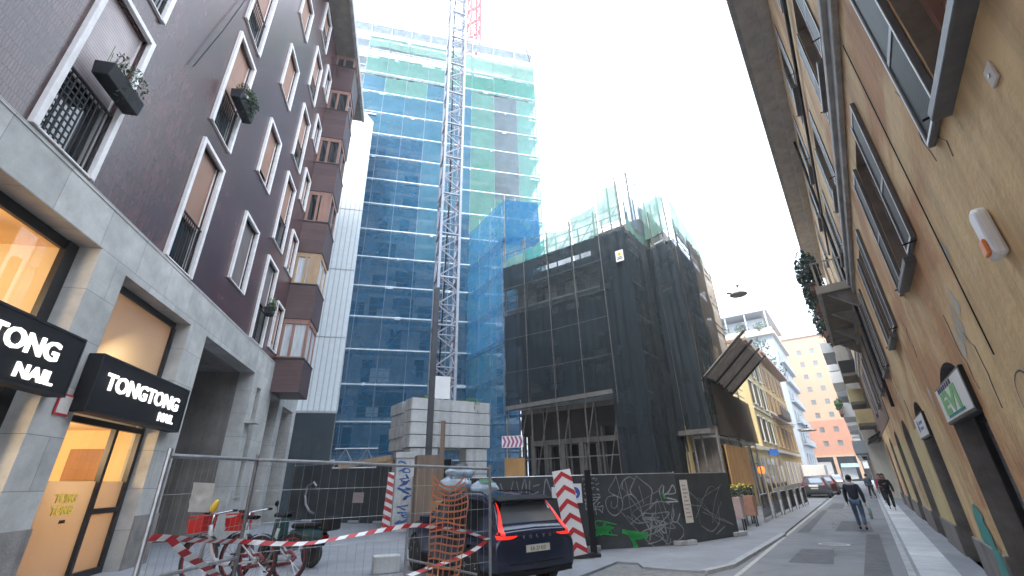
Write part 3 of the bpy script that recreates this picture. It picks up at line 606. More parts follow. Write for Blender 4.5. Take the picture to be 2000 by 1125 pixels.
def seg_net(p, q, z0, z1, m, parent, invm, amp=.08, off=.20, seed=0, nu=14, nv=20, name='net', zq=None, folds=0.0, gather=None, ext=.0):
    e_ = (q-p).normalized()*ext; p = p-e_; q = q+e_; d = (q-p); n = V((d.y, -d.x, 0)).normalized(); mb = MB()
    def fn(u, v):
        zz1 = z1+(zq-z1)*u if zq is not None else z1
        z = z0+(zz1-z0)*v; uu = u
        if gather: uu = .5+(u-.5)*(1-gather*math.exp(-((v-.0)/.35)**2))
        c = p+d*uu; L_ = d.length*u
        k = amp*noise.noise(V((L_*.8+seed, z*.4, seed*.7)))+amp*.6*noise.noise(V((L_*2.7+seed*3, z*.8, 9)))+folds*noise.noise(V((L_*4.5+seed, z*.12, 2)))
        c = c+n*(off+k); return invm@V((c.x, c.y, z))
    mb.grid(fn, nu, nv); return mb.build(name, m, parent, smooth=True, fix=False)
wz = [3.3+3.1*i for i in range(8)]
seg_frame(W0, W1, wg, inv, wz[:-1], 3, M['crane_steel'], ztop=26.4); seg_frame(W1, W2, wg, inv, wz[:-1], 1, M['grey_metal'], ztop=25.9)
for i in range(3):
    p, q = W0.lerp(W1, i/3), W0.lerp(W1, (i+1)/3)
    seg_net(p, q, .3, 12.1, M['net_blue2'], wg, inv, seed=i, zq=None); seg_net(p, q, 12, 21.0, M['net_wing'], wg, inv, seed=i+7); seg_net(p, q, 21, 25.8, M['net_wing'], wg, inv, seed=i+17, off=.12)
seg_net(W1, W2, .3, 25.8, M['net_wing'], wg, inv, seed=40); seg_net(W2, W3, .3, 11.5, M['net_wing'], wg, inv, seed=41); seg_frame(W2, W3, wg, inv, wz[:3], 2, M['crane_steel'], ztop=11.5); seg_net(W1, W2, 21, 25.8, M['net_blue'], wg, inv, seed=45, off=.15)
# ------------------------------------------------------------------ BLACK NETTED CORNER BUILDING
B0, B1, B2, B3_ = V((-.13,25.05,0)), V((6.19,20.64,0)), V((8.19,23.09,0)), V((9.21,21.62,0))
B0e = B0+(B0-B1).normalized()*.35
B4 = B3_+dR*6.3; B5 = B3_+dR*9.4
bb = thing('netted_corner_building', 'old corner building wrapped in black debris nets, with stripped shop front below', 'building', B1, 0)
binv = Matrix.Translation(-B1)
n1 = V((B1.y-B0.y, -(B1.x-B0.x), 0)).normalized(); n1 = -n1 if n1.y < 0 else n1     # into the building
def wall_seg(p, q, z0, z1, ops, m, name, parent, invm, inset=1.35, depth=.35):
    ang, ln = frame_of(p, q); n = V((-(q-p).y, (q-p).x, 0)).normalized()
    base = invm@(p+n*inset); mb = MB(); wall(mb, 0, ln, z0, z1, ops, 0, depth)
    ob = mb.build(name, m, parent, fix=False); ob.location = base; ob.rotation_euler = (0,0,R(ang)); return ob, ln
ops = []
for z0, z1 in ((6.6,8.6),(9.2,10.4),(11.2,13.2)):
    for x in [.5+1.45*i for i in range(5)]: ops.append((x,x+1.0,z0,z1))
gops = [(.1,.7,.2,4.2),(.8,1.55,.2,3.6),(1.8,2.6,.2,3.6),(2.85,3.7,.2,3.6),(3.95,4.7,.2,3.6),(4.95,5.9,.2,4.4),(6.1,7.0,.2,4.2)]
w1, ln1 = wall_seg(B0e, B1, 5.4, 14.2, ops, M['building_dark'], 'street_wall', bb, binv)
w0, _ = wall_seg(B0e, B1, 0, 5.4, gops, M['soot'], 'shop_floor_wall', bb, binv)
b = MB()
for a, c, z0, z1 in ops: b.box(a,c,.3,.34,z0,z1)
split(b, 'window', M['pane_curtain'], w1)
b = MB()
for a, c, z0, z1 in gops: b.box(a,c,.5,.54,z0,z1)
split(b, 'shop_void', M['hole'], w0)
b = MB()
for a, c, z0, z1 in gops:
    b.box(a,a+.09,-.03,.12,z0,z1); b.box(c-.09,c,-.03,.12,z0,z1); b.box(a+.09,c-.09,-.02,.1,1.75,1.92)
for x in (1.58,2.62,3.72,5.92): b.box(x,x+.2,-.12,-.031,0,3.9)
b.box(.8,5.9,-.10,-.035,3.64,3.9)
b.build('shopfront_frame', M['frame_grey'], w0)
b = MB(); b.box(0,ln1,.6,5,0,14.2); b.build('mass', M['building_dark'], w1)
for p, q, nm in ((B1,B2,'return_wall'),(B2,B3_,'bump_wall')): wall_seg(p, q, 0, 14.2, [], M['building_dark'], nm, bb, binv, .7)
w4, ln4 = wall_seg(B3_, B5, 4.2, 16.8, [(x,x+1,z,z+2) for x in (1,3.2,5.4,7.6) for z in (5,8.6,12.1)], M['building_dark'], 'street_wall', bb, binv, 1.1)
w5, _ = wall_seg(B3_, B5, 0, 4.2, [(.5,2.2,0,3),(3,4.8,0,3.2),(5.8,7.6,0,3.2)], M['ochre_fresh'], 'arcade_wall', bb, binv, 1.1)
b = MB(); b.box(0.1,ln4,.5,4,0,16.5); b.build('mass', M['building_dark'], w4)
bs = thing('corner_scaffold', 'tube scaffold around the corner building carrying black and green nets, tubes poking above', 'scaffold', B1, 0)
zs = [5.65+1.95*i for i in range(5)]
seg_frame(B0e, B1, bs, binv, zs+[14.55], 5, M['tube'], ztop=16.3); seg_frame(B1, B1.lerp(B2,.72), bs, binv, zs[1:], 1, M['tube'], th=.6, ztop=17.8); seg_frame(B2.lerp(B3_,.22), B2.lerp(B3_,.74), bs, binv, zs[1:]+[14.55], 1, M['tube'], th=.6, ztop=17.8)
seg_frame(B3_.lerp(B5,.14), B5, bs, binv, [4.0,6.3,8.3,10.3,12.3,14.4], 3, M['tube'], th=1.0, ztop=16.4)
BR = B0e.lerp(B1, .84)
for i in range(4):
    p, q = B0e.lerp(BR, i/4), B0e.lerp(BR, (i+1)/4)
    seg_net(p, q, 5.7, 11.2, M['net_black'], bs, binv, .10, seed=i, folds=.05); seg_net(p, q, 11.1, 12.9, M['net_thin'], bs, binv, .08, seed=i+9); seg_net(p, q, 12.8, 14.5, M['net_black'], bs, binv, .10, seed=i+20)
    seg_net(p, q, 14.45, (14.9,15.2,15.9,16.3)[i], M['net_top'] if i != 1 else M['net_green2'], bs, binv, .2, seed=i+30, zq=(15.2,15.7,15.5,16.5)[i], folds=.1)
seg_net(BR, B1, .4, 14.5, M['net_black'], bs, binv, .08, off=.30, seed=51, folds=.16, nu=34, nv=34, ext=.25)
seg_net(B1, B2, 1.0, 14.4, M['net_black2'], bs, binv, .08, off=.26, seed=52, folds=.12, nu=26, nv=30, ext=.3)
seg_net(B2, B3_, 4.0, 14.2, M['net_black'], bs, binv, .06, off=.28, seed=53, folds=.14, nu=34, nv=34, ext=.32)
seg_net(B3_, B3_.lerp(B4,.5), 4.1, 14.2, M['net_black2'], bs, binv, .08, off=.24, seed=54, folds=.08, nu=24, nv=28, ext=.32); seg_net(B3_.lerp(B4,.45), B4, 4.2, 15.6, M['net_brown'], bs, binv, .12, seed=55, off=.24, folds=.08, nu=24, nv=28)
seg_net(B1+(B0-B1).normalized()*1.25, B1, 15.0, 17.4, M['net_top'], bs, binv, .16, seed=60, folds=.1); seg_net(B1, B2, 15.1, 17.3, M['net_grey'], bs, binv, .14, seed=61, folds=.08)
seg_net(B1, B2, 14.5, 15.2, M['net_top'], bs, binv, .2, seed=62)
seg_net(B2, B3_, 15.0, 17.4, M['net_top'], bs, binv, .16, seed=63, folds=.1); seg_net(B3_, B4, 14.9, 17.3, M['net_top'], bs, binv, .16, seed=64, folds=.08, zq=16.6); seg_net(B3_, B4, 14.3, 15.4, M['net_thin'], bs, binv, .16, seed=65)
b = MB()
for p, q in ((B1.lerp(B2,-.05),B1.lerp(B2,.55)),(B1.lerp(B2,.6),B2)):
    for z in (18.0,18.6,19.2): b.tube([binv@V((p.x,p.y,z)), binv@V((q.x,q.y,z+.1))], .025, 5)
    for c in (p,q): b.tube([binv@V((c.x,c.y,14)), binv@V((c.x,c.y,19.6))], .035, 5)
b.build('top_tubes', M['tube'], bs)
b = MB()
for p, q in ((B0,B1),): 
    for k in range(6):
        a_, c_ = p.lerp(q,k/6), p.lerp(q,(k+1)/6); b.tube([binv@V((a_.x,a_.y,14.6)), binv@V((c_.x,c_.y,16.2))], .022, 5); b.tube([binv@V((a_.x,a_.y,16.0)), binv@V((c_.x,c_.y,16.1))], .022, 5)
for k in range(6):
    a_, c_ = B0e.lerp(B1,k/6), B0e.lerp(B1,(k+1)/6); b.tube([binv@V((a_.x,a_.y,.2)), binv@V((c_.x,c_.y,5.6))], .03, 5); b.tube([binv@V((a_.x,a_.y,2.9)), binv@V((c_.x,c_.y,2.9))], .03, 5)
split(b, 'brace', M['tube'], bs)
b = MB(); d_ = (B1-B0).normalized(); n_ = V((d_.y,-d_.x,0))
bt = MB()
for i in range(5): c = B0e.lerp(BR,i/4)+n_*.36; bt.tube([binv@V((c.x,c.y,5.2)), binv@V((c.x,c.y,16.0))], .022, 6)
for z in (7.6,9.6,11.1,12.9): c, e_ = B0e+n_*.37, BR+n_*.37; bt.tube([binv@V((c.x,c.y,z)), binv@V((c.lerp(e_,.5).x,c.lerp(e_,.5).y,z-.05)), binv@V((e_.x,e_.y,z))], .012, 5)
split(bt, 'outer_tube', M['tube'], bs)
p, q = B0e+n_*.12, BR+n_*.12
b.bar(binv@V((p.x,p.y,5.62)), binv@V((q.x,q.y,5.8)), .3, .22); b.build('edge_board', M['frame_grey'], bs)
b = MB(); p, q = B3_+V((.1,-.2,0)), B2+V((-.1,-.3,0)); b.bar(binv@V((p.x,p.y,3.85)), binv@V((q.x,q.y,3.85)), .5, .22); b.build('edge_board', M['tube'], bs)
b = MB(); p, q = B4.lerp(B5,.0), B5; pts = []
b.grid(lambda u,v: binv@V((p.x+(q.x-p.x)*u+ nR.x*.1*noise.noise(V((u*5,v*6,1))), p.y+(q.y-p.y)*u, 7.0+(9.6-1.6*u*u)*v)), 16, 20); b.build('tan_sheet', M['tan_sheet'], bs, smooth=True, fix=False)
# slanted protective screen over the street + netted box below it
scn = thing('protective_screen', 'slanted board screen jutting out from the scaffold over the street', 'screen', (0,0,0))
A_, D_ = V(sn(-5.45,23.1,6.3)), V(sn(-5.45,29.6,6.3)); U_ = V(sn(-3.3,23.1,8.2))-V(sn(-5.45,23.1,6.3))
scn.location = A_; b = MB(); t_ = V((0,0,.05)); d_ = D_-A_
for i in range(11):
    a, c = d_*(i/11+.004), d_*((i+1)/11-.004); b.add([a,c,c+U_,a+U_,a+t_,c+t_,c+U_+t_,a+U_+t_], [(0,1,2,3),(4,7,6,5),(0,4,5,1),(1,5,6,2),(2,6,7,3),(3,7,4,0)])
split(b, 'board', M['screen'], scn)
b = MB()
for i in range(4): a = d_*(.02+.32*i); b.bar(a-U_*.05-t_, a+U_*1.14-t_, .1, .1)
split(b, 'support_beam', M['dark_metal'], scn); b = MB(); b.bar(V((0,0,-.3)), d_+V((0,0,-.3)), .14, .5); b.build('front_board', M['beige'], scn)
nb = thing('netted_scaffold_box', 'dusty dark netted scaffold box hanging over the pavement below the slanted screen', 'scaffold', sn(-5.3,23.4,0)); ninv = Matrix.Translation(-V(sn(-5.3,23.4,0)))
seg_net(V(sn(-5.3,23.4)), V(sn(-5.3,33.2)), 3.7, 6.2, M['net_brown'], nb, ninv, .12, seed=80, folds=.06, nu=30); seg_net(V(sn(-5.3,33.2)), V(sn(-6.6,33.2)), 3.7, 6.2, M['net_brown'], nb, ninv, .1, seed=81)
seg_frame(V(sn(-5.3,23.4)), V(sn(-5.3,33.2)), nb, ninv, [3.6,6.1], 4, M['grey_metal'], th=1.1, ztop=6.4)
pl = thing('plywood_panel', 'orange brown plywood boarding behind the hoarding, under the scaffold', 'panel', sn(-5.2,24.2,0)); pi_ = Matrix.Translation(-V(sn(-5.2,24.2)))
b = MB(); p, q = V(sn(-5.2,24.2)), V(sn(-5.2,29.5)); b.bar(pi_@V((p.x,p.y,2.35)), pi_@V((q.x,q.y,2.35)), .06, 1.9); b.build('boards', M['ply'], pl)
# warning sign on the black net
wsz = on_wall(1219,508,(B0.x,B0.y),(B1.x,B1.y)); n0 = V(((B1-B0).y, -(B1-B0).x, 0)).normalized(); wpos = wsz+n0*.62
ws = thing('warning_sign', 'white sign with yellow triangle hung high on the black net', 'sign', wpos, frame_of(B0,B1)[0])
b = MB(); b.box(-.21,.21,-.02,0,-.32,.32); b.build('plate', M['sign_white'], ws)
b = MB(); b.prism([(-.15,.0),(.15,.0),(0,.25)], 'y', -.03,-.021); b.build('triangle', M['sign_yellow'], ws)
b = MB(); b.box(-.018,.018,-.04,-.031,.08,.17); b.box(-.018,.018,-.04,-.031,.03,.06); b.box(-.15,.15,-.03,-.021,-.2,-.15); b.box(-.12,.12,-.03,-.021,-.1,-.06); b.build('mark', M['black'], ws)
# ------------------------------------------------------------------ CRANE ON CONCRETE BALLAST
T0, TR, TL_ = V((-5.02,21.42,0)), V((-1.35,23.86,0)), V((-6.37,22.72,0))
ba, bl = frame_of(T0, TR)                      # long side, front
words = ['top','second','third','fourth']
def block(x0, x1, y0, y1, z0, z1, label, group):
    o = P3(T0, ba, (x0+x1)/2, (y0+y1)/2, z0); mb = MB(); a, c, h = (x1-x0)/2, (y1-y0)/2, z1-z0
    mb.box(-a,a,-c,c,0.014,h-.014); ob = mb.build('concrete_block', M['ballast'], None, bevel=.025); ob.location = o; ob.rotation_euler = (0,0,R(ba)); tag(ob, label, 'block', group)
for i in range(4):
    z1 = 5.77-.58*i
    block(0, 4.4, 0, .9, z1-.58, z1, f'{words[i]} long grey block of the front ballast stack', 'ballast blocks at the crane foot')
    block(-.12+.06*(i%2), .5, 1.0, 2.75, z1-.64, z1-.06, f'{words[i]} grey block from above on the left side of the ballast', 'ballast blocks at the crane foot')
    block(.6, 4.3, 1.8, 2.7, z1-.58, z1, f'{words[i]} grey block from above, hidden behind the front ballast stack', 'ballast blocks at the crane foot')
for i in range(5):
    z1 = 3.44-.6*i
    block(.1, 1.5, .05, .85, z1-.6, z1, f'{["top","second","third","fourth","lowest"][i]} block of the left ballast pier', 'ballast blocks at the crane foot')
    block(3.05, 4.25, .05, .85, z1-.6, z1, f'{["top","second","third","fourth","lowest"][i]} block of the right ballast pier', 'ballast blocks at the crane foot')
    block(.15, .8, 1.1, 2.6, z1-.6, z1, f'{["top","second","third","fourth","lowest"][i]} block of the side ballast pier, left of the portal', 'ballast blocks at the crane foot')
mc = P3(T0, ba, 2.15, 1.35, 5.8)
cr_ = thing('tower_crane', 'tall pale grey lattice crane mast rising from the concrete ballast', 'crane', mc, 21)
def lattice(mb, w, z0, z1, sec, rl, rd, m=0):
    h = w/2
    for sx, sy in ((1,1),(1,-1),(-1,1),(-1,-1)): mb.bar((sx*h,sy*h,z0),(sx*h,sy*h,z1), rl, rl, m)
    n = int(round((z1-z0)/sec)); s = (z1-z0)/n
    for i in range(n):
        a, b = z0+i*s, z0+(i+1)*s
        c = [(-h,-h),(h,-h),(h,h),(-h,h)]
        for j in range(4):
            p, q = c[j], c[(j+1)%4]
            if i % 2: p, q = q, p
            mb.tube([(*p,a),(*q,b)], rd, 5, m)
            if i % 2 == 0: mb.tube([(*c[j],a),(*c[(j+1)%4],a)], rd*.9, 5, m)
b = MB(); lattice(b, 1.18, 0, 42, .92, .15, .045); b.build('mast', M['crane_steel'], cr_)
b = MB()
for i in range(14): z = 3*i; b.box(-.68,-.56,-.6,.6,z+1.2,z+1.28); b.box(.56,.68,-.6,.6,z+1.2,z+1.28); b.box(-.56,.56,-.68,-.56,z+1.2,z+1.28)
split(b, 'joint_plate', M['crane_steel'], cr_)
b = MB()
for x in (-.16,.16): b.tube([(x,.2,0),(x,.2,42)], .02, 5)
for i in range(140): b.tube([(-.16,.2,.3*i),(.16,.2,.3*i)], .012, 4)
b.build('ladder', M['grey_metal'], cr_)
b = MB(); lattice(b, .5, 40, 62, .8, .09, .03); b.build('upper_mast', M['crane_steel'], cr_)
b = MB(); b.box(-.52,.30,-.74,-.70,.12,1.3); b.build('white_board', M['white'], cr_)
b = MB(); b.tube([(-.25,-.2,.9),(-.05,-.2,14),(-.3,-.1,30),(-.2,-.1,42)], .05, 6); b.build('power_cable', M['black'], cr_)
rg3 = random.Random(5)
for i, (x0_, wd) in enumerate(((.5,.9),(2.7,1.5))):
    o = P3(T0, ba, x0_+wd/2, .45, 5.78); b = MB(); leaf_cloud(b, (0,-.15,.02), (wd/2,.4,.22), 260, .06, rg3, 0, .5); ob = b.build('weeds', M['leaf'], None, fix=False); ob.location = o
    tag(ob, ['pale weeds growing on the left top edge of the ballast', 'green weeds hanging over the right top edge of the ballast'][i], 'plant')
# dark column with timber base and plank in front of the ballast
pb = on_ground(830, 1020); k = 19.6/math.hypot(pb.x, pb.y); pb = V((pb.x*k, pb.y*k, 0))
dp = thing('dark_steel_column', 'slim dark brown steel column standing in front of the crane ballast', 'column', pb, 20)
b = MB(); b.box(-.12,.12,-.12,-.08,0,10.6); b.box(-.12,.12,.08,.12,0,10.6); b.box(-.03,.03,-.08,.08,0,10.6); b.build('steel_profile', M['column_steel'], dp)
b = MB(); b.box(-.5,.5,-.42,-.34,.0,2.95); b.box(-.5,.5,.34,.42,.0,2.95); b.box(-.5,-.42,-.34,.34,0,2.95); b.box(.42,.5,-.34,.34,0,2.95); b.build('timber_casing', M['casing'], dp)
b = MB(); b.box(.52,.70,-.3,-.2,0,4.3); tb_ = b.build('upright_plank', M['casing'], None); tb_.location = pb; tag(tb_, 'rough upright plank just right of the dark steel column', 'plank')
# second, red crane on the tower roof
rr = P3(TO, TD, 12.6, 3.0, 50.6)
rc = thing('red_roof_crane', 'red lattice crane mast on the roof of the netted tower', 'crane', rr, 30)
b = MB(); lattice(b, 1.5, 6.2, 26, 1.5, .2, .08); b.build('mast', M['red_steel'], rc)
b = MB(); b.bar((0,0,0),(0,0,6.2),.3,.3); b.bar((-.75,-.75,6.2),(.75,.75,6.2),.2,.2); b.bar((.75,-.75,6.2),(-.75,.75,6.2),.2,.2); b.build('post', M['crane_steel'], rc)
# sky cables
tc_ = P3(TO, TD, 20.2, .2, 54); top = mc+V((0,0,56))
def cable(p, q, sag, r, label, n=14):
    b = MB(); b.tube([p.lerp(q,i/n)-V((0,0,sag*math.sin(math.pi*i/n))) for i in range(n+1)], r, 5); tag(b.build('guy_cable', M['tube']), label, 'cable')
cable(tc_, V((-2.5,27,66)), .4, .085, 'thin guy cable from the right roof corner of the tower up into the sky')
cable(V((8.5,47,41)), V((-1,22,58)), .5, .06, 'faint lone cable crossing the white sky right of the tower')
# ------------------------------------------------------------------ HOARDINGS
def hoard(name, p, q, h, label, nb, m=None, post=True):
    ang, ln = frame_of(p, q); t = thing(name, label, 'hoarding', (p.x,p.y,0), ang)
    b = MB(); b.grid(lambda u,v: (ln*u, .02*noise.noise(V((u*ln*1.3,v*3,p.x)))+.012*noise.noise(V((u*ln*5,v*5,p.y))), .06+(h-.06)*v), int(ln*6), 14)
    b.build('sheet', m or M['hoarding'], t, smooth=True, fix=False)
    b = MB()
    for i in range(nb+1): x = ln*i/nb; b.tube([(x,.06,0),(x,.06,h+.05)], .025, 6)
    b.tube([(0,.05,h),(ln,.05,h)], .022, 6); b.tube([(0,.05,.15),(ln,.05,.15)], .02, 6); b.build('frame', M['grey_metal'], t)
    b = MB()
    for i in range(nb+1): x = ln*i/nb; b.box(x-.35,x+.35,-.1,.25,0.05,.18)
    split(b, 'footing', M['kerb'], t, bevel=.02)
    return t, ang, ln
H0, H1, H2, H3 = V((-1.9,14.6,0)), V((1.99,14.27,0)), V((5.0,14.96,0)), V((7.43,16.69,0))
hA, _, lA = hoard('site_hoarding', H0, H1, 2.02, 'dark site hoarding with pale scrawl behind the parked car', 2)
hB, _, lB = hoard('site_hoarding', H1, H2, 2.02, 'dark graffiti covered site hoarding right of the parked car', 1)
hC, _, lC = hoard('site_hoarding', H2, H3, 2.0, 'brownish site hoarding panel at the street end, beige notice at its left edge', 1, M['building_dark'] if False else M['hoarding'])
def graf(parent, strokes, r, m, name='graffiti', y=-.035):
    """flat sprayed strokes on a sheet: list of polylines in (x,z)"""
    b = MB()
    for st in strokes:
        P = [V((x,0,z)) for x, z in st]; Q = []
        for i in range(len(P)-1):
            p0, p1, p2, p3 = P[max(i-1,0)], P[i], P[i+1], P[min(i+2,len(P)-1)]
            for k in range(5):
                t = k/5; Q.append(.5*((2*p1)+(p2-p0)*t+(2*p0-5*p1+4*p2-p3)*t*t+(3*p1-p0-3*p2+p3)*t**3))
        Q.append(P[-1])
        for i in range(len(Q)-1):
            d = (Q[i+1]-Q[i]); 
            if d.length < 1e-5: continue
            n = V((d.z,0,-d.x)).normalized()*r*(.8+.5*noise.noise(Q[i]*3)); e = d.normalized()*r*.4
            o = V((0,y,0)); b.add([Q[i]-n-e+o, Q[i]+n-e+o, Q[i+1]+n+e+o, Q[i+1]-n+e+o], [(0,1,2,3)])
    return b.build(name, m, parent, fix=False)
def gx(px, py): return (lB*(px-100)/1290., 1.98*(930-py)/900.+.03)    # graffiti sketch grid -> panel metres
big = [[(560,20),(500,120),(430,210),(450,255),(540,300),(590,330),(600,380),(570,470),(480,530),(400,480),(370,380),(400,310),(470,290),(530,300),(530,380),(490,440),(440,420),(450,360)],[(545,40),(570,180),(600,400)],[(610,210),(640,110),(730,60),(790,90)],[(610,330),(640,300),(720,280),(790,340),(830,430),(850,600)],[(830,50),(780,130),(720,240),(790,330)],[(830,50),(900,110),(1020,220),(1000,330),(960,470)],[(850,180),(885,400)],[(960,470),(1050,390),(1180,390),(1240,420)],[(1190,170),(1140,220),(1130,300)],[(640,540),(760,630),(900,620)],[(1290,480),(1280,560),(1250,620),(1310,640),(1370,540)],[(1310,640),(1380,720),(1370,800),(1290,860),(1180,880)],[(870,880),(1000,860),(1090,800),(950,650),(860,600),(870,520),(1000,530),(1220,520),(1080,650),(980,760),(1060,820),(1150,900),(1190,830)]]
graf(hB, [[gx(*p) for p in s] for s in big], .018, M['spray_grey'])
rg4 = random.Random(8); small = []
for r_ in range(7):
    for c_ in range(4):
        x, y = 115+c_*55+rg4.uniform(-8,8), 80+r_*60; s = 22
        small.append([gx(x+rg4.uniform(-s,s), y+rg4.uniform(-s,s)) for _ in range(rg4.choice([3,4,5]))])
graf(hB, [[gx(*p) for p in s] for s in ([(110,330),(110,440),(170,430),(160,340),(110,330)],[(190,300),(310,300)],[(200,340),(270,330),(200,400),(280,420)],[(160,480),(240,440),(320,490)],[(230,400),(235,510)],[(280,420),(330,410),(310,490)])]+small, .013, M['spray_white'])
graf(hB, [[gx(rg4.gauss(320,90), rg4.gauss(690,40)) for _ in range(6)] for _ in range(7)], .022, M['spray_green'])
graf(hB, [[gx(640,740),gx(880,770)],[gx(650,780),gx(870,790)],[gx(640,760),gx(720,900)],[gx(680,800),gx(800,800)],[gx(560,720),gx(700,760)],[gx(690,790),gx(690,900)]], .06, M['spray_green'])
graf(hB, [[gx(rg4.gauss(1000,90), rg4.gauss(640,80)) for _ in range(5)] for _ in range(5)], .02, M['spray_white'] if False else M['spray_grey'])
graf(hB, [[gx(1200,190),gx(1180,300),gx(1260,260),gx(1330,180),gx(1350,280),gx(1200,290)],[gx(1220,340),gx(1350,370)],[gx(1200,390),gx(1370,390)]], .022, M['spray_white']); graf(hB, [[gx(1165,270),gx(1185,340)],[gx(1175,280),gx(1195,340)]], .03, M['spray_green'])
graf(hC, [[(.5,1.5),(.9,1.25),(1.1,1.05),(.5,1.1)],[(.9,.5),(1.4,.3),(1.9,.5)],[(1.6,.2),(2.2,.4)]], .02, M['spray_grey'])
graf(hA, [[(1.9,1.9),(2.0,1.55),(2.15,1.95),(2.2,1.5)],[(2.3,1.9),(2.3,1.55),(2.55,1.6)],[(2.4,1.75),(2.6,1.8)],[(2.7,1.5),(2.8,1.95),(2.95,1.6),(3.1,1.95),(3.2,1.55),(3.4,1.75)],[(1.4,1.85),(1.6,1.4),(1.8,1.9)],[(3.0,1.9),(3.4,1.6),(3.8,1.4)]], .02, M['spray_grey'])
graf(hB, [[gx(rg4.uniform(480,1380), rg4.uniform(60,900)) for _ in range(4)] for _ in range(5)], .010, M['spray_grey'])
graf(hC, [[(rg4.uniform(.5,2.7), rg4.uniform(.2,1.7)) for _ in range(4)] for _ in range(4)], .012, M['spray_grey'])
def board(name, p3, deg, w, h, label, cat, m, th=.02):
    t = thing(name, label, cat, p3, deg); b = MB(); b.box(0,w,0,th,0,h); b.build('plate', m, t); return t
aC = frame_of(H2,H3)[0]; o = P3(H2, aC, .10, -.09, .62); nt = board('notice', o, aC, .36, 1.2, 'tall beige notice with faded print on the end hoarding panel', 'notice', M['paper'])
b = MB()
for i in range(9): z = .15+.11*i; b.box(.05,.31-.05*(i%3),-.004,-.001,z,z+.025)
b.build('print', M['plinth'], nt)
# chevron board behind the car
cb = on_ground(1131, 1086); d_ = math.hypot(cb.x,cb.y); cb = V((cb.x*13.2/d_, cb.y*13.2/d_, .05))
ch = thing('chevron_board', 'leaning white board with red chevrons right behind the parked car', 'sign', cb, 3); ch.rotation_euler = (R(-6), R(-8), R(3))
b = MB(); b.box(-.26,.26,0,.03,.05,2.15); b.build('plate', M['sign_white'], ch)
b = MB()
for i in range(6):
    z = .2+.35*i
    b.prism([(-.26,z-.15),(-.26,z-.02),(0,z+.17),(.26,z-.02),(.26,z-.15),(0,z+.04)], 'y', -.006, -.001)
b.build('chevrons', M['sign_red'], ch); b = MB(); b.box(-.05,.05,.03,.1,0,1.2); b.box(-.4,.4,-.15,.3,-.02,.06); b.build('stand', M['rubber'], ch)
# dark post with a lamp next to the board
o = cb+V((.42,.15,0)); pt = thing('dark_post', 'dark slim post between the chevron board and the graffiti hoarding', 'post', o)
b = MB(); b.box(-.08,.08,-.05,.05,0,2.1); b.build('shaft', M['black'], pt); b = MB(); b.box(-.16,.16,-.14,.14,-.05,.08); b.build('foot', M['rubber'], pt)
# small signs on hoarding A
o = P3(H0, frame_of(H0,H1)[0], 2.95, -.06, 1.42); s_ = board('notice', o, frame_of(H0,H1)[0], .42, .3, 'white notice with red mark on the hoarding above the car roof', 'notice', M['sign_white'])
b = MB(); b.box(.12,.3,-.004,-.001,.06,.16); b.build('mark', M['sign_red'], s_)
o = P3(H0, frame_of(H0,H1)[0], 3.42, -.06, 1.28); s_ = board('safety_sign', o, frame_of(H0,H1)[0], .42, .52, 'blue and white safety sign on the hoarding beside the chevron board', 'sign', M['sign_white'])
b = MB(); b.lathe([(0,-.006),(.16,-.006),(.16,-.001),(0,-.001)], (.21,0,.27), 20, 'y'); b.build('disc', M['sign_blue'], s_); b = MB(); b.box(.15,.27,-.01,-.007,.2,.26); b.box(.19,.23,-.01,-.007,.26,.36); b.build('pictogram', M['sign_white'], s_)
# magenta chevron panel by the blue wing
o = V((math.sin(R(-.65))*21.5, math.cos(R(-.65))*21.5, 1.95+.064*21.5)); s_ = board('arrow_sign', (o.x-.42,o.y,o.z), -2, 1.0, .52, 'white panel with four dark magenta arrow chevrons hung at the blue net corner', 'sign', M['sign_white'])
b = MB()
for i in range(5): x = .02+.19*i; b.prism([(x,.02),(x+.1,.02),(x+.2,.26),(x+.1,.5),(x,.5),(x+.1,.26)], 'y', -.006, -.001)
b.build('chevrons', M['magenta'], s_)
o = V((math.sin(R(-.2))*22.5, math.cos(R(-.2))*22.5, 0)); s_ = thing('site_door', 'brown wooden site door under the magenta chevron panel', 'door', o, -2); b = MB(); b.box(-.45,.45,0,.05,0.1,2.9); b.build('leaf', M['ply'], s_); b = MB(); b.box(-.5,-.45,-.02,.06,0,2.95); b.box(.45,.5,-.02,.06,0,2.95); b.build('frame', M['plank'], s_)
# back hoarding on the left with notices
K0, K1, K2 = V((-13.4,28.0,0)), V((-7.1,25.0,0)), V((-3.4,24.2,0))
hD, aD, lD = hoard('back_hoarding', K0, K1, 3.0, 'tall black hoarding closing the yard between the purple building and the crane', 4)
hE, aE, lE = hoard('back_hoarding', K1, K2, 3.0, 'short black hoarding length in front of the crane ballast', 2)
def onD(u, v, off=-.08): p = on_wall(u,v,(K0.x,K0.y),(K1.x,K1.y)); n = V((math.sin(R(aD)), -math.cos(R(aD)), 0)); return p+n*abs(off)
p = onD(690,982); s_ = board('notice', p, aD, .75, .5, 'pinkish notice on the black back hoarding', 'notice', M['paper_pink'])
b = MB(); pts = [onD(u,v,.14) for u,v in ((622,950),(617,942),(605,950),(600,968),(601,985),(608,998),(617,1003))]; b.tube(pts, .06, 8); tag(b.build('curved_hose', M['grey_metal']), 'grey curved pipe hanging on the black back hoarding', 'hose')
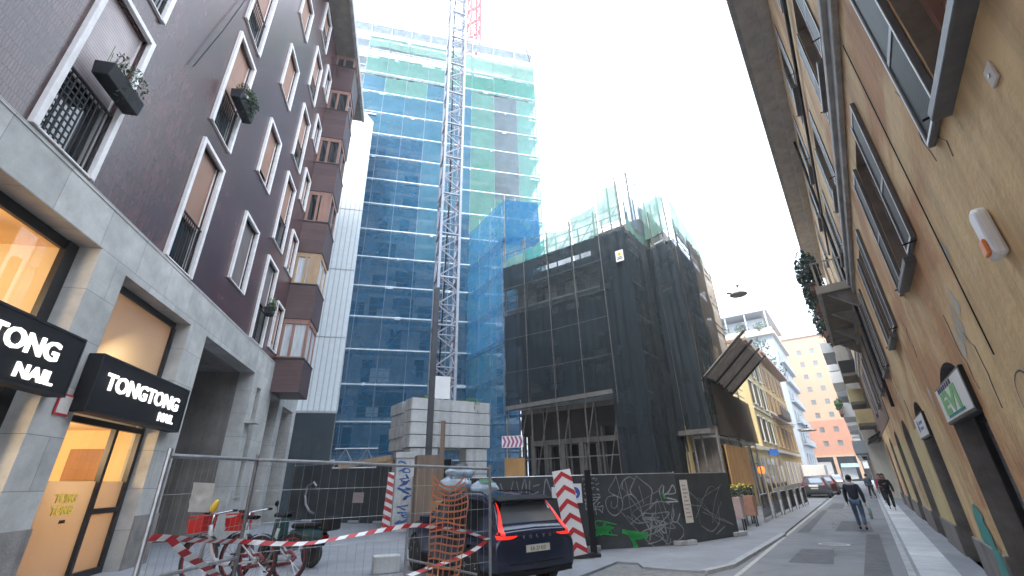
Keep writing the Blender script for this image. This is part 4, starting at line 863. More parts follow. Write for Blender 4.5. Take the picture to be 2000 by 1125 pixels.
def striped(u, v, w, h, label, n, two=True):
    g_ = on_ground(u, v); t = thing('striped_post', label, 'post', g_, 10)
    b = MB(); b.box(-w/2,w/2,0,.05,0,h); b.build('board', M['sign_white'], t); b = MB(); st = h/n
    for i in range(n):
        z = i*st; b.prism([(-w/2,z+st*.45),(w/2,z),(w/2,z+st*.5),(-w/2,min(h,z+st*.95))], 'y', -.006, -.001)
    b.build('stripes', M['sign_red'], t); return t
striped(752,1036,.36,2.4,'leaning red and white striped board left of the graffiti column',7).rotation_euler[1] = .05
striped(652,1010,.12,2.3,'thin striped pole in front of the black back hoarding',12)
g_ = ray(786,985); g_ = V((g_.x*21.5/math.hypot(g_.x,g_.y), g_.y*21.5/math.hypot(g_.x,g_.y), 0)); gc = thing('graffiti_column', 'white concrete column covered in blue graffiti in front of the crane', 'column', g_, 20)
b = MB(); b.box(-.42,.42,-.2,.3,0,2.95); b.build('shaft', M['ballast'], gc, bevel=.02); b = MB(); b.box(-.46,.46,-.24,.34,2.95,3.2); b.build('cap', M['ballast'], gc, bevel=.02)
graf(gc, [[(rg4.uniform(-.35,.35), z+rg4.uniform(-.15,.15)) for _ in range(6)] for z in (.4,.7,1.0,1.3,1.6,1.9,2.2,2.5,2.7)], .035, M['spray_blue'], y=-.205)
g_ = ray(813,985); g_ = V((g_.x*21.2/math.hypot(g_.x,g_.y), g_.y*21.2/math.hypot(g_.x,g_.y), 0)); lk = thing('site_locker', 'narrow grey metal locker between the graffiti column and the timber cased post', 'locker', g_, 20); b = MB(); b.box(-.22,.22,-.15,.25,0.3,2.2); b.build('cabinet', M['grey_metal'], lk, bevel=.02); b = MB(); b.box(-.01,.01,-.165,-.151,.35,2.15); b.box(-.2,.2,-.2,-.151,2.2,2.26); b.box(-.2,-.12,-.1,.2,0,.3); b.box(.12,.2,-.1,.2,0,.3); b.build('door_seam', M['dark_metal'], lk)
# timber beams and truss left of the ballast
for (u0,v0,u1,v1,d0,lab) in ((662,912,765,893,24.2,'long pale timber beam lying left of the ballast above the hoarding'),(690,905,770,900,24.8,'short weathered timber beam behind the long pale one')):
    a, c = ray(u0,v0), ray(u1,v1); a *= d0/math.hypot(a.x,a.y); c *= (d0-.8)/math.hypot(c.x,c.y)
    b = MB(); b.bar(a+V((0,0,EYE)), c+V((0,0,EYE)), .2, .22); tag(b.build('timber_beam', M['plank']), lab, 'beam')
a = ray(695,890); a *= 26/math.hypot(a.x,a.y); ts = thing('steel_truss', 'small grey zigzag steel truss at the foot of the blue nets', 'truss', (a.x,a.y,EYE+a.z-.6), 14); b = MB()
for z in (0,.95): b.tube([(-1.1,0,z),(1.1,0,z)], .04, 6)
for i in range(4): b.tube([(-1.1+.55*i,0,.95 if i%2 else 0),(-.55+.55*i,0,0 if i%2 else .95)], .03, 6)
b.build('lattice_frame', M['grey_metal'], ts)
# rubble sacks behind the car
for i,(u,v,d_,s,mm,lab) in enumerate(((897,925,13.4,.40,'sack','blue white rubble sack on top of the pile by the crane'),(888,948,13.2,.46,'sack','larger pale sack under the top rubble sack'),(945,955,13.2,.42,'sack','pale rubble sack with a green tied mouth behind the car roof'))):
    a = ray(u,v); a *= d_/math.hypot(a.x,a.y); c = a+V((0,0,EYE)); sk = thing('rubble_sack', lab, 'sack', (c.x,c.y,0))
    b = MB(); b.grid(lambda p,q: (lambda th,ph: (s*math.cos(th)*math.sin(ph)*(1+.22*noise.noise(V((math.cos(th)*2,math.sin(th)*2,ph*2+i)))), s*.7*math.sin(th)*math.sin(ph)*(1+.22*noise.noise(V((math.cos(th)*2,math.sin(th)*2,ph*2+i)))), c.z+.5*s*math.cos(ph)+.12*s*noise.noise(V((th*2,ph*3,i+4)))))(2*math.pi*p, .02+math.pi*.98*q), 24, 14)
    b.build('body', M[mm], sk, smooth=True)
    b = MB(); b.lathe([(.26,c.z+.36*s),(.16,c.z+.55*s),(.2,c.z+.62*s),(0.02,c.z+.6*s)], (.05,0,0), 12); b.build('mouth', M['sack_green'] if i == 2 else M['sack'], sk, smooth=True)
b = MB(); b.box(-.9,1.25,-.45,.5,.05,1.45); rb = b.build('pallet_bin', M['plank']); p = ray(912,960); p *= 13.3/math.hypot(p.x,p.y); rb.location = (p.x,p.y,0); tag(rb, 'rough timber bin behind the car carrying the rubble sacks', 'bin')
# ------------------------------------------------------------------ MOBILE FENCE, NET, TAPE
def polar(u, v, d): a = ray(u,v); a *= d/math.hypot(a.x,a.y); return a+V((0,0,EYE))
FA, FB, FC = polar(330,890,5.0), polar(502,898,6.5), polar(957,916,7.5)
def fpt(u, v, off=.0):
    s = (FA,FB) if u < 480+(898-v)*.18 else (FB,FC)
    p = on_wall(u,v,(s[0].x,s[0].y),(s[1].x,s[1].y)); n = V(((s[1]-s[0]).y, -(s[1]-s[0]).x, 0)).normalized(); return p+n*off
def fence(p, q, label, brace):
    t = thing('mobile_fence', label, 'fence', (p.x,p.y,0), 0); o = V((p.x,p.y,0)); rq = q-o; rp = V((0,0,p.z)); dq = V((rq.x,rq.y,0))
    for c, h in ((V((0,0,0)),p.z+.06),(dq,q.z+.06)):
        b = MB(); b.tube([c, c+V((0,0,h))], .021, 8); b.build('post', M['grey_metal'], t)
    b = MB(); b.tube([rp, rq], .02, 8); b.build('top_rail', M['grey_metal'], t)
    b = MB(); b.tube([V((0,0,.12)), dq+V((0,0,.12))], .02, 8); b.build('bottom_rail', M['grey_metal'], t)
    if brace: b = MB(); b.tube([V((0,0,brace[0])), dq+V((0,0,brace[1]))], .016, 8); b.build('mid_rail', M['grey_metal'], t)
    b = MB(); n = int(dq.length/.11)
    for i in range(1,n): c = dq*i/n; b.tube([c+V((0,0,.12)), c+V((0,0,p.z+(q.z-p.z)*i/n))], .0016, 4)
    for z in (.45,.85,1.25,1.55,1.9): b.tube([V((0,0,z)), dq+V((0,0,z+.0))], .002, 4)
    b.build('wire_mesh', M['grey_metal'], t)
    for c in (V((0,0,0)),dq):
        b = MB(); b.box(-.32,.32,-.11,.11,0,.13); fb = b.build('foot_block', M['ballast'], t, bevel=.02); fb.location = c
    return t
fence(FA, FB, 'steel mesh fence panel on the left in front of the shop pillar', (1.28,1.22)); fence(FB, FC, 'long steel mesh fence panel across the yard entrance, in front of the car', None)
b = MB(); p = fpt(797,1000,.02); q = V((p.x,p.y,0)); b.tube([q,p],.018,8); c = fpt(930,1122,.02); b.tube([fpt(793,1092,.03), c], .015, 8); tag(b.build('fence_strut', M['grey_metal']), 'short grey strut with slanting tie bar on the fence beside the orange net', 'strut')
# red/white tape
def tape(pts, wdt, label, off=.05, rep=.24):
    P = [fpt(u,v,off) for u,v in pts]; Q = []
    for i in range(len(P)-1):
        p0,p1,p2,p3 = P[max(i-1,0)],P[i],P[i+1],P[min(i+2,len(P)-1)]
        for k in range(12): t=k/12; Q.append(.5*((2*p1)+(p2-p0)*t+(2*p0-5*p1+4*p2-p3)*t*t+(3*p1-p0-3*p2+p3)*t**3))
    Q.append(P[-1])
    L_=0; b = MB(); pos=[0]
    for i in range(len(Q)-1): pos.append(pos[-1]+(Q[i+1]-Q[i]).length)
    n = max(2,int(pos[-1]/(rep/8))); R_=[]
    for k in range(n+1):
        s = pos[-1]*k/n; i = max(j for j in range(len(pos)) if pos[j] <= s+1e-9); i = min(i,len(Q)-2); f = (s-pos[i])/max(1e-6,pos[i+1]-pos[i]); R_.append((Q[i].lerp(Q[i+1],f), (Q[i+1]-Q[i]).normalized(), s))
    for k in range(n):
        def edge(e): p,d,s = R_[e]; u = V((0,0,1)); u = (u-d*d.dot(u)).normalized(); tw = .9*math.sin(s*1.7); nn = d.cross(u); w_ = (u*math.cos(tw)+nn*math.sin(tw))*wdt/2; return p-w_, p+w_, d
        a0,a1,da = edge(k); c0,c1,dc = edge(k+1); sl = rep*.25
        b.add([a0,c0,c1+dc*sl,a1+da*sl], [(0,1,2,3)], 0 if (k//4)%2 else 1)
    tag(b.build('barrier_tape', [M['sign_white'],M['sign_red']], fix=False), label, 'tape')
tape([(276,1050),(330,1052),(380,1056),(470,1057),(545,1061),(610,1059),(700,1043),(800,1026),(850,1030),(900,1036),(948,1052)], .052, 'long red and white tape sagging from the left fence post to the right post')
tape([(318,1050),(352,1083),(400,1115),(440,1140)], .062, 'red and white tape hanging diagonally down at the left fence panel')
tape([(948,1054),(920,1075),(880,1093),(830,1110),(780,1130)], .052, 'red and white tape running down across the foot of the orange net')
# orange net
def onet():
    b = MB(); n = 15; left = [(842,930),(840,975),(836,1030),(834,1080),(828,1140)]; right = [(905,930),(908,975),(905,1030),(900,1080),(890,1140)]
    def samp(L_, t): x = t*(len(L_)-1); i = min(int(x),len(L_)-2); f = x-i; return (L_[i][0]*(1-f)+L_[i+1][0]*f, L_[i][1]*(1-f)+L_[i+1][1]*f)
    G = []
    for i in range(n+1):
        t = i/n; l, r = samp(left,t), samp(right,t); row = []
        for j in range(7):
            f = j/6; sag = (14*math.sin(math.pi*f)*(1-t)**3) if t < .45 else 2*math.sin(5*t+j)
            u, v = l[0]*(1-f)+r[0]*f+2.0*noise.noise(V((i*.4,j*.7,1))), l[1]*(1-f)+r[1]*f+sag*1.6+1.5*noise.noise(V((i*.5,j*.6,7)))
            row.append(fpt(u,v,.07+.04*noise.noise(V((i*.3,j*.5,3)))))
        G.append(row)
    for i in range(n+1):
        for j in range(7):
            if j < 6: b.bar(G[i][j], G[i][j+1], .008, .022)
            if i < n: b.bar(G[i][j], G[i+1][j], .020, .008)
    tag(b.build('orange_barrier_net', M['orange_plastic']), 'orange plastic barrier net hanging on the fence in front of the car', 'net')
onet()
p = fpt(388,972,-.02); pn = thing('fence_notice', 'crumpled white notice tied to the left fence panel', 'notice', p, frame_of(FA,FB)[0])
b = MB(); c4 = [fpt(u,v,.02)-p for u,v in ((362,1000),(404,1001),(416,944),(374,942))]; Zr = Matrix.Rotation(-R(frame_of(FA,FB)[0]),3,'Z'); c4 = [Zr@c for c in c4]
b.grid(lambda u,v: (c4[0]*(1-u)+c4[1]*u)*(1-v)+(c4[3]*(1-u)+c4[2]*u)*v+V((0,.012*noise.noise(V((u*4,v*4,0))),0)), 10, 12); b.build('sheet', M['paper_pink'] if False else M['paper'], pn, smooth=True, fix=False)
p = on_ground(752,1124); b = MB(); b.box(-.3,.3,-.16,-.03,0,.36); b.box(-.3,.3,.03,.16,0,.36); b.box(-.3,.3,-.03,.03,0.0,.3); kb_ = b.build('loose_block', M['ballast'], bevel=.03); kb_.location = (p.x,p.y,.05); kb_.rotation_euler[2] = .4; tag(kb_, 'loose concrete fence foot block on the ground left of the car', 'block')
# ------------------------------------------------------------------ RIGHT OCHRE BUILDING (frame: x along the street, y towards the street)
RO, RD = nR*1.37, 53.5
rb = thing('ochre_building', 'old ochre plastered building with dark louvred shutters and arched shop doors on the right', 'building', RO, RD)
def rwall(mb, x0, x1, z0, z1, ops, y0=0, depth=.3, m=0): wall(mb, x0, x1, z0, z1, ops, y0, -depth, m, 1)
WX = [(3.05,4.4),(8.0,9.3),(12.8,14.05),(17.4,18.6),(22.0,23.2),(27,28.2),(32,33.2)]
AR_ = [(8.05,10.5,2.72,3.42),(13.35,15.55,2.72,3.44),(18.5,20.6,2.72,3.44),(23.8,25.8,2.72,3.44),(29.2,31.2,2.72,3.44),(34.4,36.2,2.72,3.44)]
ops = [(a,b,4.82,7.25) for a,b in WX] + [(a,b,8.9,11.1) for a,b in WX] + [(a,b,12.6,14.6) for a,b in WX]
aops = [(a,b,0,c) for a,b,s,c in AR_] + [(2.6,5.2,0,3.0)]
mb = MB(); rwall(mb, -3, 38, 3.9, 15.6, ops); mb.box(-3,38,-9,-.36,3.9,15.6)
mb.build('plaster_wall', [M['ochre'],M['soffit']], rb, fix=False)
mb = MB(); rwall(mb, -3, 38, .72, 3.9, aops, 0, .42)
for a, b, s, c in AR_:
    cx, hw = (a+b)/2, (b-a)/2; n = 12
    for sgn in (-1,1):
        arc = [(cx+sgn*hw*math.cos(math.pi/2*i/n), s+(c-s)*math.sin(math.pi/2*i/n)) for i in range(n+1)]
        for (p, q) in zip(arc[:-1],arc[1:]):
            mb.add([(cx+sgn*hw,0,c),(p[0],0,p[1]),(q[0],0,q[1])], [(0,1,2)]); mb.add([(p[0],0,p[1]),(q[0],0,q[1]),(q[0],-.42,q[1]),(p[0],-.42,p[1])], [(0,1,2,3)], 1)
mb.build('arcade_wall', [M['ochre'],M['plinth']], rb, fix=False)
mb = MB(); last = -3
for a, b in sorted([(o[0],o[1]) for o in aops])+[(38,38)]: mb.box(last+.05,a-.05,-.05,.05,0.0,.72); last = b
split(mb, 'plinth', M['plinth'], rb, bevel=.02)
mb = MB()
for a, b in ((15.62,18.42),(20.7,23.7),(25.9,29.1)): mb.box(a,b,.002,.012,.72,2.95)
split(mb, 'fresh_paint_field', M['ochre_fresh'], rb)
for a, b, s, c in AR_+[(2.6,5.2,2.9,3.0)]:
    d = MB(); d.box(a,b,-.40,-.36,.02,c); dr = d.build('door', M['shut_metal'] if a < 17 else M['shut_dark'], rb)
    d = MB(); d.box(a,a+.1,-.36,-.28,.02,c-.5); d.box(b-.1,b,-.36,-.28,.02,c-.5); d.box(a+.1,b-.1,-.36,-.29,2.62,2.74); d.box((a+b)/2-.04,(a+b)/2+.04,-.36,-.3,.02,2.62); d.build('frame', M['dark_metal'], dr)
    d = MB(); d.box(a+.05,b-.05,-.352,-.345,2.74,c); d.build('fanlight', M['hole'], dr)
# street front windows
for row, (z0, z1) in enumerate(((4.82,7.25),(8.9,11.1),(12.6,14.6))):
    for i, (a, b) in enumerate(WX):
        p = MB(); p.box(a,b,-.27,-.24,z0,z1); wn = p.build('window', M['shut_brown'] if i == 0 and row == 0 else M['shut_dark'], rb)
        f = MB(); f.box(a,a+.09,-.24,-.17,z0,z1); f.box(b-.09,b,-.24,-.17,z0,z1); f.box(a+.09,b-.09,-.24,-.17,z1-.1,z1); f.box((a+b)/2-.05,(a+b)/2+.05,-.24,-.17,z0,z1-.1); f.build('frame', M['wood_frame'], wn)
        s = MB(); s.box(a-.08,b+.08,-.05,.13,z0-.14,z0-.03); s.build('sill', M['leaf_frame'], wn, bevel=.015)
        lw = (b-a)/2; tk = 1.0 if row == 0 else .45
        for side in (0,1):
            x0, x1 = (a-lw-.04,a-.04) if side == 0 else (b+.04,b+lw+.04)
            if side == 0 and i == 0: x0 = x1-.5
            l = MB(); l.box(x0+.05,x1-.05,.004,.045*tk,z0+.05,z1-.05); lf = l.build('shutter_leaf', M['shut_green'], wn)
            l = MB(); l.box(x0,x0+.06,.006,.06*tk,z0-.02,z1); l.box(x1-.06,x1,.006,.06*tk,z0-.02,z1)
            for zz in (z0-.02,z0+.42*(z1-z0),z1-.09): l.box(x0+.06,x1-.06,.008,.056*tk,zz,zz+.08)
            l.build('leaf_frame', M['leaf_frame'], lf, bevel=.008)
            l = MB(); l.box(x0+.006,x0+.036,.061*tk,.066*tk,z0,z1-.02); l.box(x1-.036,x1-.006,.061*tk,.066*tk,z0,z1-.02); l.box(x0+.04,x1-.04,.061*tk,.066*tk,z0,z0+.03); split(l, 'edge_highlight', M['white'], lf)  # white strips put on the leaf edges to stand for frame highlights
            l = MB(); l.tube([(x0+.1,0,z0-.02),(x0+.1,.16,z0-.05)],.012,5); l.build('hook', M['black'], lf)
mb = MB(); mb.box(-3,38,0,.09,7.78,8.0); mb.box(-3,38,0,.16,8.0,8.18); mb.build('string_course', M['moulding'], rb, bevel=.02)
mb = MB(); mb.box(24.7,37.9,.003,.02,3.95,7.6); mb.build('brown_render_field', M['brown_render'], rb)
mb = MB(); mb.box(-3,38,0,.85,15.6,15.75); 
mb.box(-3,38,.0,.3,15.35,15.6)
ev = mb.build('eave', M['eave_grey'], rb); mb = MB(); mb.box(-3,38,.85,.99,15.58,15.82); mb.box(-3,38,-9,1.0,15.9,16.0); mb.build('gutter', M['moulding'], ev)
rg7 = random.Random(9); b = MB()
for i in range(9):
    x, z = rg7.uniform(4,20), rg7.uniform(3.4,7.2); pts = [(x,.003,z)]
    for k in range(7): x += rg7.uniform(-.12,.12); z -= rg7.uniform(.05,.22); pts.append((x,.003,z))
    b.tube(pts, .006, 4)
split(b, 'plaster_crack', M['plinth'], rb)
b = MB(); b.tube([(6.4,.02,3.0),(6.4,.02,7.6)], .007, 5); b.tube([(-1,.06,11.9),(9,.08,11.6),(24,.06,11.5)], .04, 6); b.tube([(19.6,.08,3.9),(19.6,.08,15.5)], .05, 8); b.build('wall_cables', M['black'], rb)
b = MB()
for cx, z, s in ((7.3,3.55,.22),(7.0,3.75,.16),(7.6,3.4,.2),(11.6,3.2,.2),(6.4,4.2,.12),(16.8,3.9,.2)):
    n = 9; b.poly([(cx+s*(.7+.5*noise.noise(V((i*1.7,cx,1))))*math.cos(2*math.pi*i/n), .004, z+s*1.5*(.7+.5*noise.noise(V((i*1.3,z,2))))*math.sin(2*math.pi*i/n)) for i in range(n)])
split(b, 'bare_plaster_patch', M['beige'], rb)
# graffiti on the wall
def rgraf(strokes, r, m):
    ob = graf(rb, strokes, r, m, y=.013); return ob
rgraf([[(5.6,2.5),(5.9,2.75),(6.25,2.65),(6.3,2.2),(6.0,1.9)],[(5.5,2.2),(6.1,2.35),(6.35,1.7)]], .012, M['spray_navy']); rgraf([[(5.5,2.0),(5.6,1.5),(5.9,1.2)],[(5.55,1.9),(5.9,1.8),(6.1,1.3)],[(5.7,1.3),(6.05,1.5)]], .05, M['spray_navy']); rgraf([[(5.6,1.75),(5.85,1.5)],[(5.75,1.85),(6.0,1.6)]], .04, M['spray_white'])
rgraf([[(7.0,2.4),(7.15,1.7),(6.9,1.2),(7.3,1.3),(7.4,2.0)],[(7.6,2.2),(7.3,1.1)]], .008, M['spray_navy'])
b = MB(); n = 16; b.poly([(11.0+.34*(1+.5*noise.noise(V((i*.9,1,1))))*math.cos(2*math.pi*i/n), .056, .42+.75*(1+.35*noise.noise(V((i*.8,4,2))))*math.sin(2*math.pi*i/n)*.62) for i in range(n)]); b.poly([(11.7+.5*(1+.5*noise.noise(V((i*.9,7,1))))*math.cos(2*math.pi*i/n), .015, .95+.42*(1+.35*noise.noise(V((i*.8,9,2))))*math.sin(2*math.pi*i/n)) for i in range(n)]); b.build('graffiti', M['spray_teal'], rb)
rgraf([[(21.3,.9),(21.5,1.4),(21.8,1.0),(22.1,1.5)],[(21.4,1.6),(22.2,1.3)],[(21.5,.8),(22.1,1.1)]], .07, M['magenta'])
# shop signs over the arches
def rsign(x0, x1, z0, z1, label):
    o = P3(RO, RD, x1, .05); t = thing('arch_sign', label, 'sign', (o.x,o.y,z0), RD+180)
    b = MB(); b.box(0,x1-x0,0,.14,0,z1-z0); b.build('sign_box', M['dark_metal'], t, bevel=.01); b = MB(); b.box(.05,x1-x0-.05,-.012,-.001,.04,z1-z0-.04); b.build('sign_face', M['sign_white'], t); return t, x1-x0
t, wd = rsign(8.02,10.52,2.62,3.2,'white arch sign with big green letters nearest the camera')
a_ = text('lettering', 'EVI', .42, M['sign_green'], t, (.38,-.014,.14), bold=.02, ext=.004); fit(a_, 1.45); a_ = text('lettering', 'MERCATO', .1, M['spray_navy'], t, (.4,-.014,.45), bold=.004, ext=.004) if False else None
b = MB()
for i in range(7): b.box(.35+.2*i,.35+.2*i+.13,-.018,-.0125,.46,.53)
b.build('small_print', M['spray_navy'], t); b = MB()
for i in range(9): b.box(.5+.17*i,.5+.17*i+.12,-.018,-.0125,.07,.11)
b.build('small_print', M['spray_teal'], t)
t, wd = rsign(13.4,15.4,2.62,3.14,'smaller white blue arch sign over the second arched door'); b = MB(); b.lathe([(0,-.018),(.13,-.018),(.13,-.0125),(0,-.0125)], (.6,0,.28), 16, 'y'); b.box(.9,1.6,-.018,-.0125,.3,.36); b.box(.9,1.5,-.018,-.0125,.18,.23); b.build('emblem', M['sign_blue'], t)
# alarm siren, junction box
o = P3(RO, RD, 4.86, .005); al = thing('alarm_siren', 'white wall alarm box with an orange red lamp at its lower end', 'alarm', (o.x,o.y,3.5), RD)
b = MB(); b.prism([(-.10,0),(.10,0),(.10,.40),(.05,.45),(-.05,.45),(-.10,.40)], 'y', 0, .09); b.build('housing', M['sign_white'], al, bevel=.03); b = MB(); b.box(-.06,.06,.09,.115,.03,.17); b.build('lamp_lens', M['lamp_orange'], al, bevel=.015)
o = P3(RO, RD, 3.6, .0); jb = thing('junction_box', 'small white square junction box on the ochre wall near the top right', 'box', (o.x,o.y,4.27), RD); b = MB(); b.box(-.065,.065,0,.02,0,.15); b.build('cover', M['paper'], jb, bevel=.01); b = MB(); b.lathe([(0,.02),(.015,.02),(.015,.026),(0,.026)], (0,0,.075), 10, 'y'); b.build('screw', M['grey_metal'], jb)
# balcony with plants
bc = thing('balcony', 'stone balcony with pale railing and trailing plants on the ochre building', 'balcony', P3(RO,RD,18.6,0,8.2), RD)
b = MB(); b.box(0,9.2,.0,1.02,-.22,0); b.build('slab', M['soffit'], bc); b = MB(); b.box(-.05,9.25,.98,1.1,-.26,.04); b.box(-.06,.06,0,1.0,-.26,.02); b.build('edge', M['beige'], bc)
b = MB(); b.box(0,9.2,.98,1.04,.95,1.0); b.box(0,.05,.0,1.0,.95,1.0)
for i in range(70): b.box(.05+.13*i,.075+.13*i,.99,1.015,.04,.95)
for i in range(8): b.box(.0,.025,.05+.13*i,.075+.13*i,.02,.95)
b.build('railing', M['beige'], bc); b = MB()
for x in (.3,3,6,8.8): b.prism([(0,-.22),(.8,-.22),(0,-.9)], 'x', x, x+.2)
split(b, 'bracket', M['moulding'], bc)
rg5 = random.Random(21)
for i,(x,z,rx,rz,n,lab) in enumerate(((1.2,9.3,.9,.95,1500,'dark leafy plant at the near end of the ochre house balcony'),(4.0,9.2,1.4,.8,1500,'dark bushy plant in the middle of the ochre house balcony'),(7.6,8.9,1.1,.7,1000,'paler plant at the far end of the ochre house balcony'))):
    o = P3(RO, RD, 18.6+x, 1.15, z-.5); t = thing('balcony_plant', lab, 'plant', o, RD); b = MB(); leaf_cloud(b, (0,0,.5), (rx,.42,rz), n, .085, rg5, 0, .6); b.build('foliage', [M['leaf_dark'],M['leaf']], t, fix=False); b = MB(); b.box(-rx*.6,rx*.6,-.14,.1,-.45,-.12); b.build('trough', M['terracotta'], t); b = MB()
    for k in range(7): b.tube([(rg5.uniform(-rx*.5,rx*.5),0,-.2),(rg5.uniform(-rx*.8,rx*.8),.1,.6)], .012, 4)
    b.build('stem', M['plank'], t)
for i, x in enumerate((36.5,40.0,43.5,47.0)):
    o = P3(RO,RD,x,0,3.75); t = thing('awning', ['nearest','second','third','farthest'][i]+' small black awning in the row over the far arches', 'awning', o, RD, 'black awnings over the far arches'); b = MB(); b.add([(0,.02,.45),(1.7,.02,.45),(1.7,.75,.05),(0,.75,.05),(0,.02,.40),(1.7,.02,.40),(1.7,.74,0),(0,.74,0)], [(0,1,2,3),(7,6,5,4),(0,3,7,4),(1,5,6,2),(3,2,6,7)]); b.build('cloth', M['black'], t); b = MB(); b.tube([(.1,0,.1),(.1,.7,.06)],.02,5); b.tube([(1.6,0,.1),(1.6,.7,.06)],.02,5); split(b, 'arm', M['dark_metal'], t)
# ------------------------------------------------------------------ farther houses
def house(name, label, o, deg, x0, x1, z1, m, wx, rows, ww, wh, depth=8, wm='pane_dark', frame=None, shut=None, y_in=1, base=None, roofm='roof', over=.5, z0=0, bal=None):
    """simple street house; facade on local y=0, body to y_in*depth"""
    t = thing(name, label, 'building', o, deg); ops = [(x,x+ww,z,z+wh) for z in rows for x in wx]
    mb = MB(); wall(mb, x0, x1, z0, z1, ops, 0, .22*y_in); a, c = sorted((.24*y_in, depth*y_in)); mb.box(x0,x1,a,c,z0,z1); mb.add([(x0,0,z0),(x0,.24*y_in,z0),(x0,.24*y_in,z1),(x0,0,z1)],[(0,1,2,3)]); mb.add([(x1,0,z0),(x1,.24*y_in,z0),(x1,.24*y_in,z1),(x1,0,z1)],[(0,1,2,3)])
    mb.build('wall', m, t, fix=False)
    for q in ops:
        p = MB(); a, c = sorted((.15*y_in,.19*y_in)); p.box(q[0],q[1],a,c,q[2],q[3]); wn = p.build('window', M[wm], t)
        if frame: f = MB(); a, c = sorted((-.06*y_in,.1*y_in)); f.box(q[0]-.1,q[0],a,c,q[2],q[3]+.12); f.box(q[1],q[1]+.1,a,c,q[2],q[3]+.12); f.box(q[0],q[1],a,c,q[3],q[3]+.12); f.box(q[0]-.14,q[1]+.14,min(-.14*y_in,.1*y_in),max(-.14*y_in,.1*y_in),q[2]-.1,q[2]); f.build('frame', M[frame], wn)
        if shut: f = MB(); a, c = sorted((-.07*y_in,-.012*y_in)); s = (ww/2); f.box(q[0]-s-.02,q[0]-.02,a,c,q[2],q[3]); f.box(q[1]+.02,q[1]+s+.02,a,c,q[2],q[3]); f.build('shutter', M[shut], wn)
        if bal and rng.random() < bal: f = MB(); a, c = sorted((-.9*y_in,-.002*y_in)); f.box(q[0]-.7,q[1]+.7,a,c,q[2]-.2,q[2]-.05); a, c = sorted((-.9*y_in,-.82*y_in)); f.box(q[0]-.7,q[1]+.7,a,c,q[2]-.05,q[2]+.95); f.build('balcony', M['white'], wn)
    r = MB(); a, c = sorted((-over*y_in,depth*y_in)); r.box(x0-.1,x1+.1,a,c,z1,z1+.25); r.build('roof', M[roofm], t)
    if base: r = MB(); a, c = sorted((-.08*y_in,-.002*y_in)); r.box(x0,x1,a,c,z0,.9); r.build('plinth', M[base], t)
    return t
SO = nR*-6.0
yb = house('yellow_house', 'low yellow house with grey shutters and orange end bay beyond the scaffold', SO, RD, 41, 50.5, 12.5, M['yellow_render'], [42.0,44.6,47.6], [4.4,7.4,10.0], .95, 1.9, 9, 'pane_dark', 'white', 'shut_green', 1, 'plinth', 'roof', .7)
b = MB()
for i in range(7):
    x = 34.2+2.2*i; n = 10; b.add([(x+.75+.75*math.cos(math.pi*k/n), -.03, 2.6+.55*math.sin(math.pi*k/n)) for k in range(n+1)]+[(x,-.03,.05),(x+1.5,-.03,.05)], [tuple(list(range(n+1))+[n+1,n+2])])
split(b, 'arched_door', M['pane_dark'], yb, fix=False); b = MB(); b.box(33.6,41,.0,6,0,3.62); b.build('arcade_annex', M['yellow_render'], yb); b = MB(); b.box(36,50.5,-.12,-.002,3.65,3.88); b.box(41,50.5,-.08,-.002,6.9,7.02); split(b, 'string_course', M['stone_white'], yb)
ob = house('orange_house', 'orange and yellow house with balconied windows adjoining the low yellow house', SO-nR*.25, RD, 50.5, 70, 13.4, M['orange_render'], [52.2,55.0,58.2,61.4,64.8,67.6], [4.4,7.7,10.6], 1.0, 2.1, 9, 'pane_dark', 'ochre_fresh', 'shut_brown', 1, 'plinth', 'roof', .9)
b = MB(); b.box(50.5,70,-.16,-.002,3.75,4.0); b.box(50.5,70,-.3,-.002,7.4,7.6); 
for i in range(6): b.box(51.4+3.1*i,53.2+3.1*i,-.05,-.002,.05,3.0)
split(b, 'trim', M['stone_white'], ob); b = MB(); b.box(55,62.5,-.75,-.3,7.45,7.6); b.box(55,62.5,-.78,-.72,7.6,8.5); b.build('balcony', M['dark_metal'], ob)
sg = thing('hanging_street_sign', 'small blue street sign fixed on the yellow house above its arches', 'sign', P3(SO,RD,43,-.25,3.5), RD-60); b = MB(); b.box(-.5,.5,0,.05,-.2,.25); b.build('plate', M['sign_blue'], sg); b = MB(); b.box(-.02,.02,.0,.3,.25,.3); b.build('arm', M['dark_metal'], sg)
# pale grey terrace building
gb_o = P3(nR*-7.4, RD, 0, 0); gb = thing('terrace_building', 'pale grey tall building with a planted roof terrace behind the yellow house', 'building', gb_o, RD)
mb = MB(); ops = [(94+4.4*i,95.6+4.4*i,z,z+2) for i in range(4) for z in (3,6.6,10.2,13.8,17.4,21.0)]; wall(mb, 91, 112, 0, 25.6, ops, 0, .3); mb.box(91,112,.32,11,0,25.6); mb.add([(91,0,0),(91,.32,0),(91,.32,25.6),(91,0,25.6)],[(0,1,2,3)])
mb.build('wall', M['grey_render'], gb, fix=False); b = MB()
for q in ops: b.box(q[0],q[1],.2,.25,q[2],q[3])
split(b, 'window', M['pane_dark'], gb)
for z in (6.3,9.9,13.5,17.1,20.7): b = MB(); b.box(93,111,-.7,-.01,z,z+.2); b.box(93,111,-.72,-.66,z+.2,z+1.1); b.build('balcony', M['grey_render'], gb)
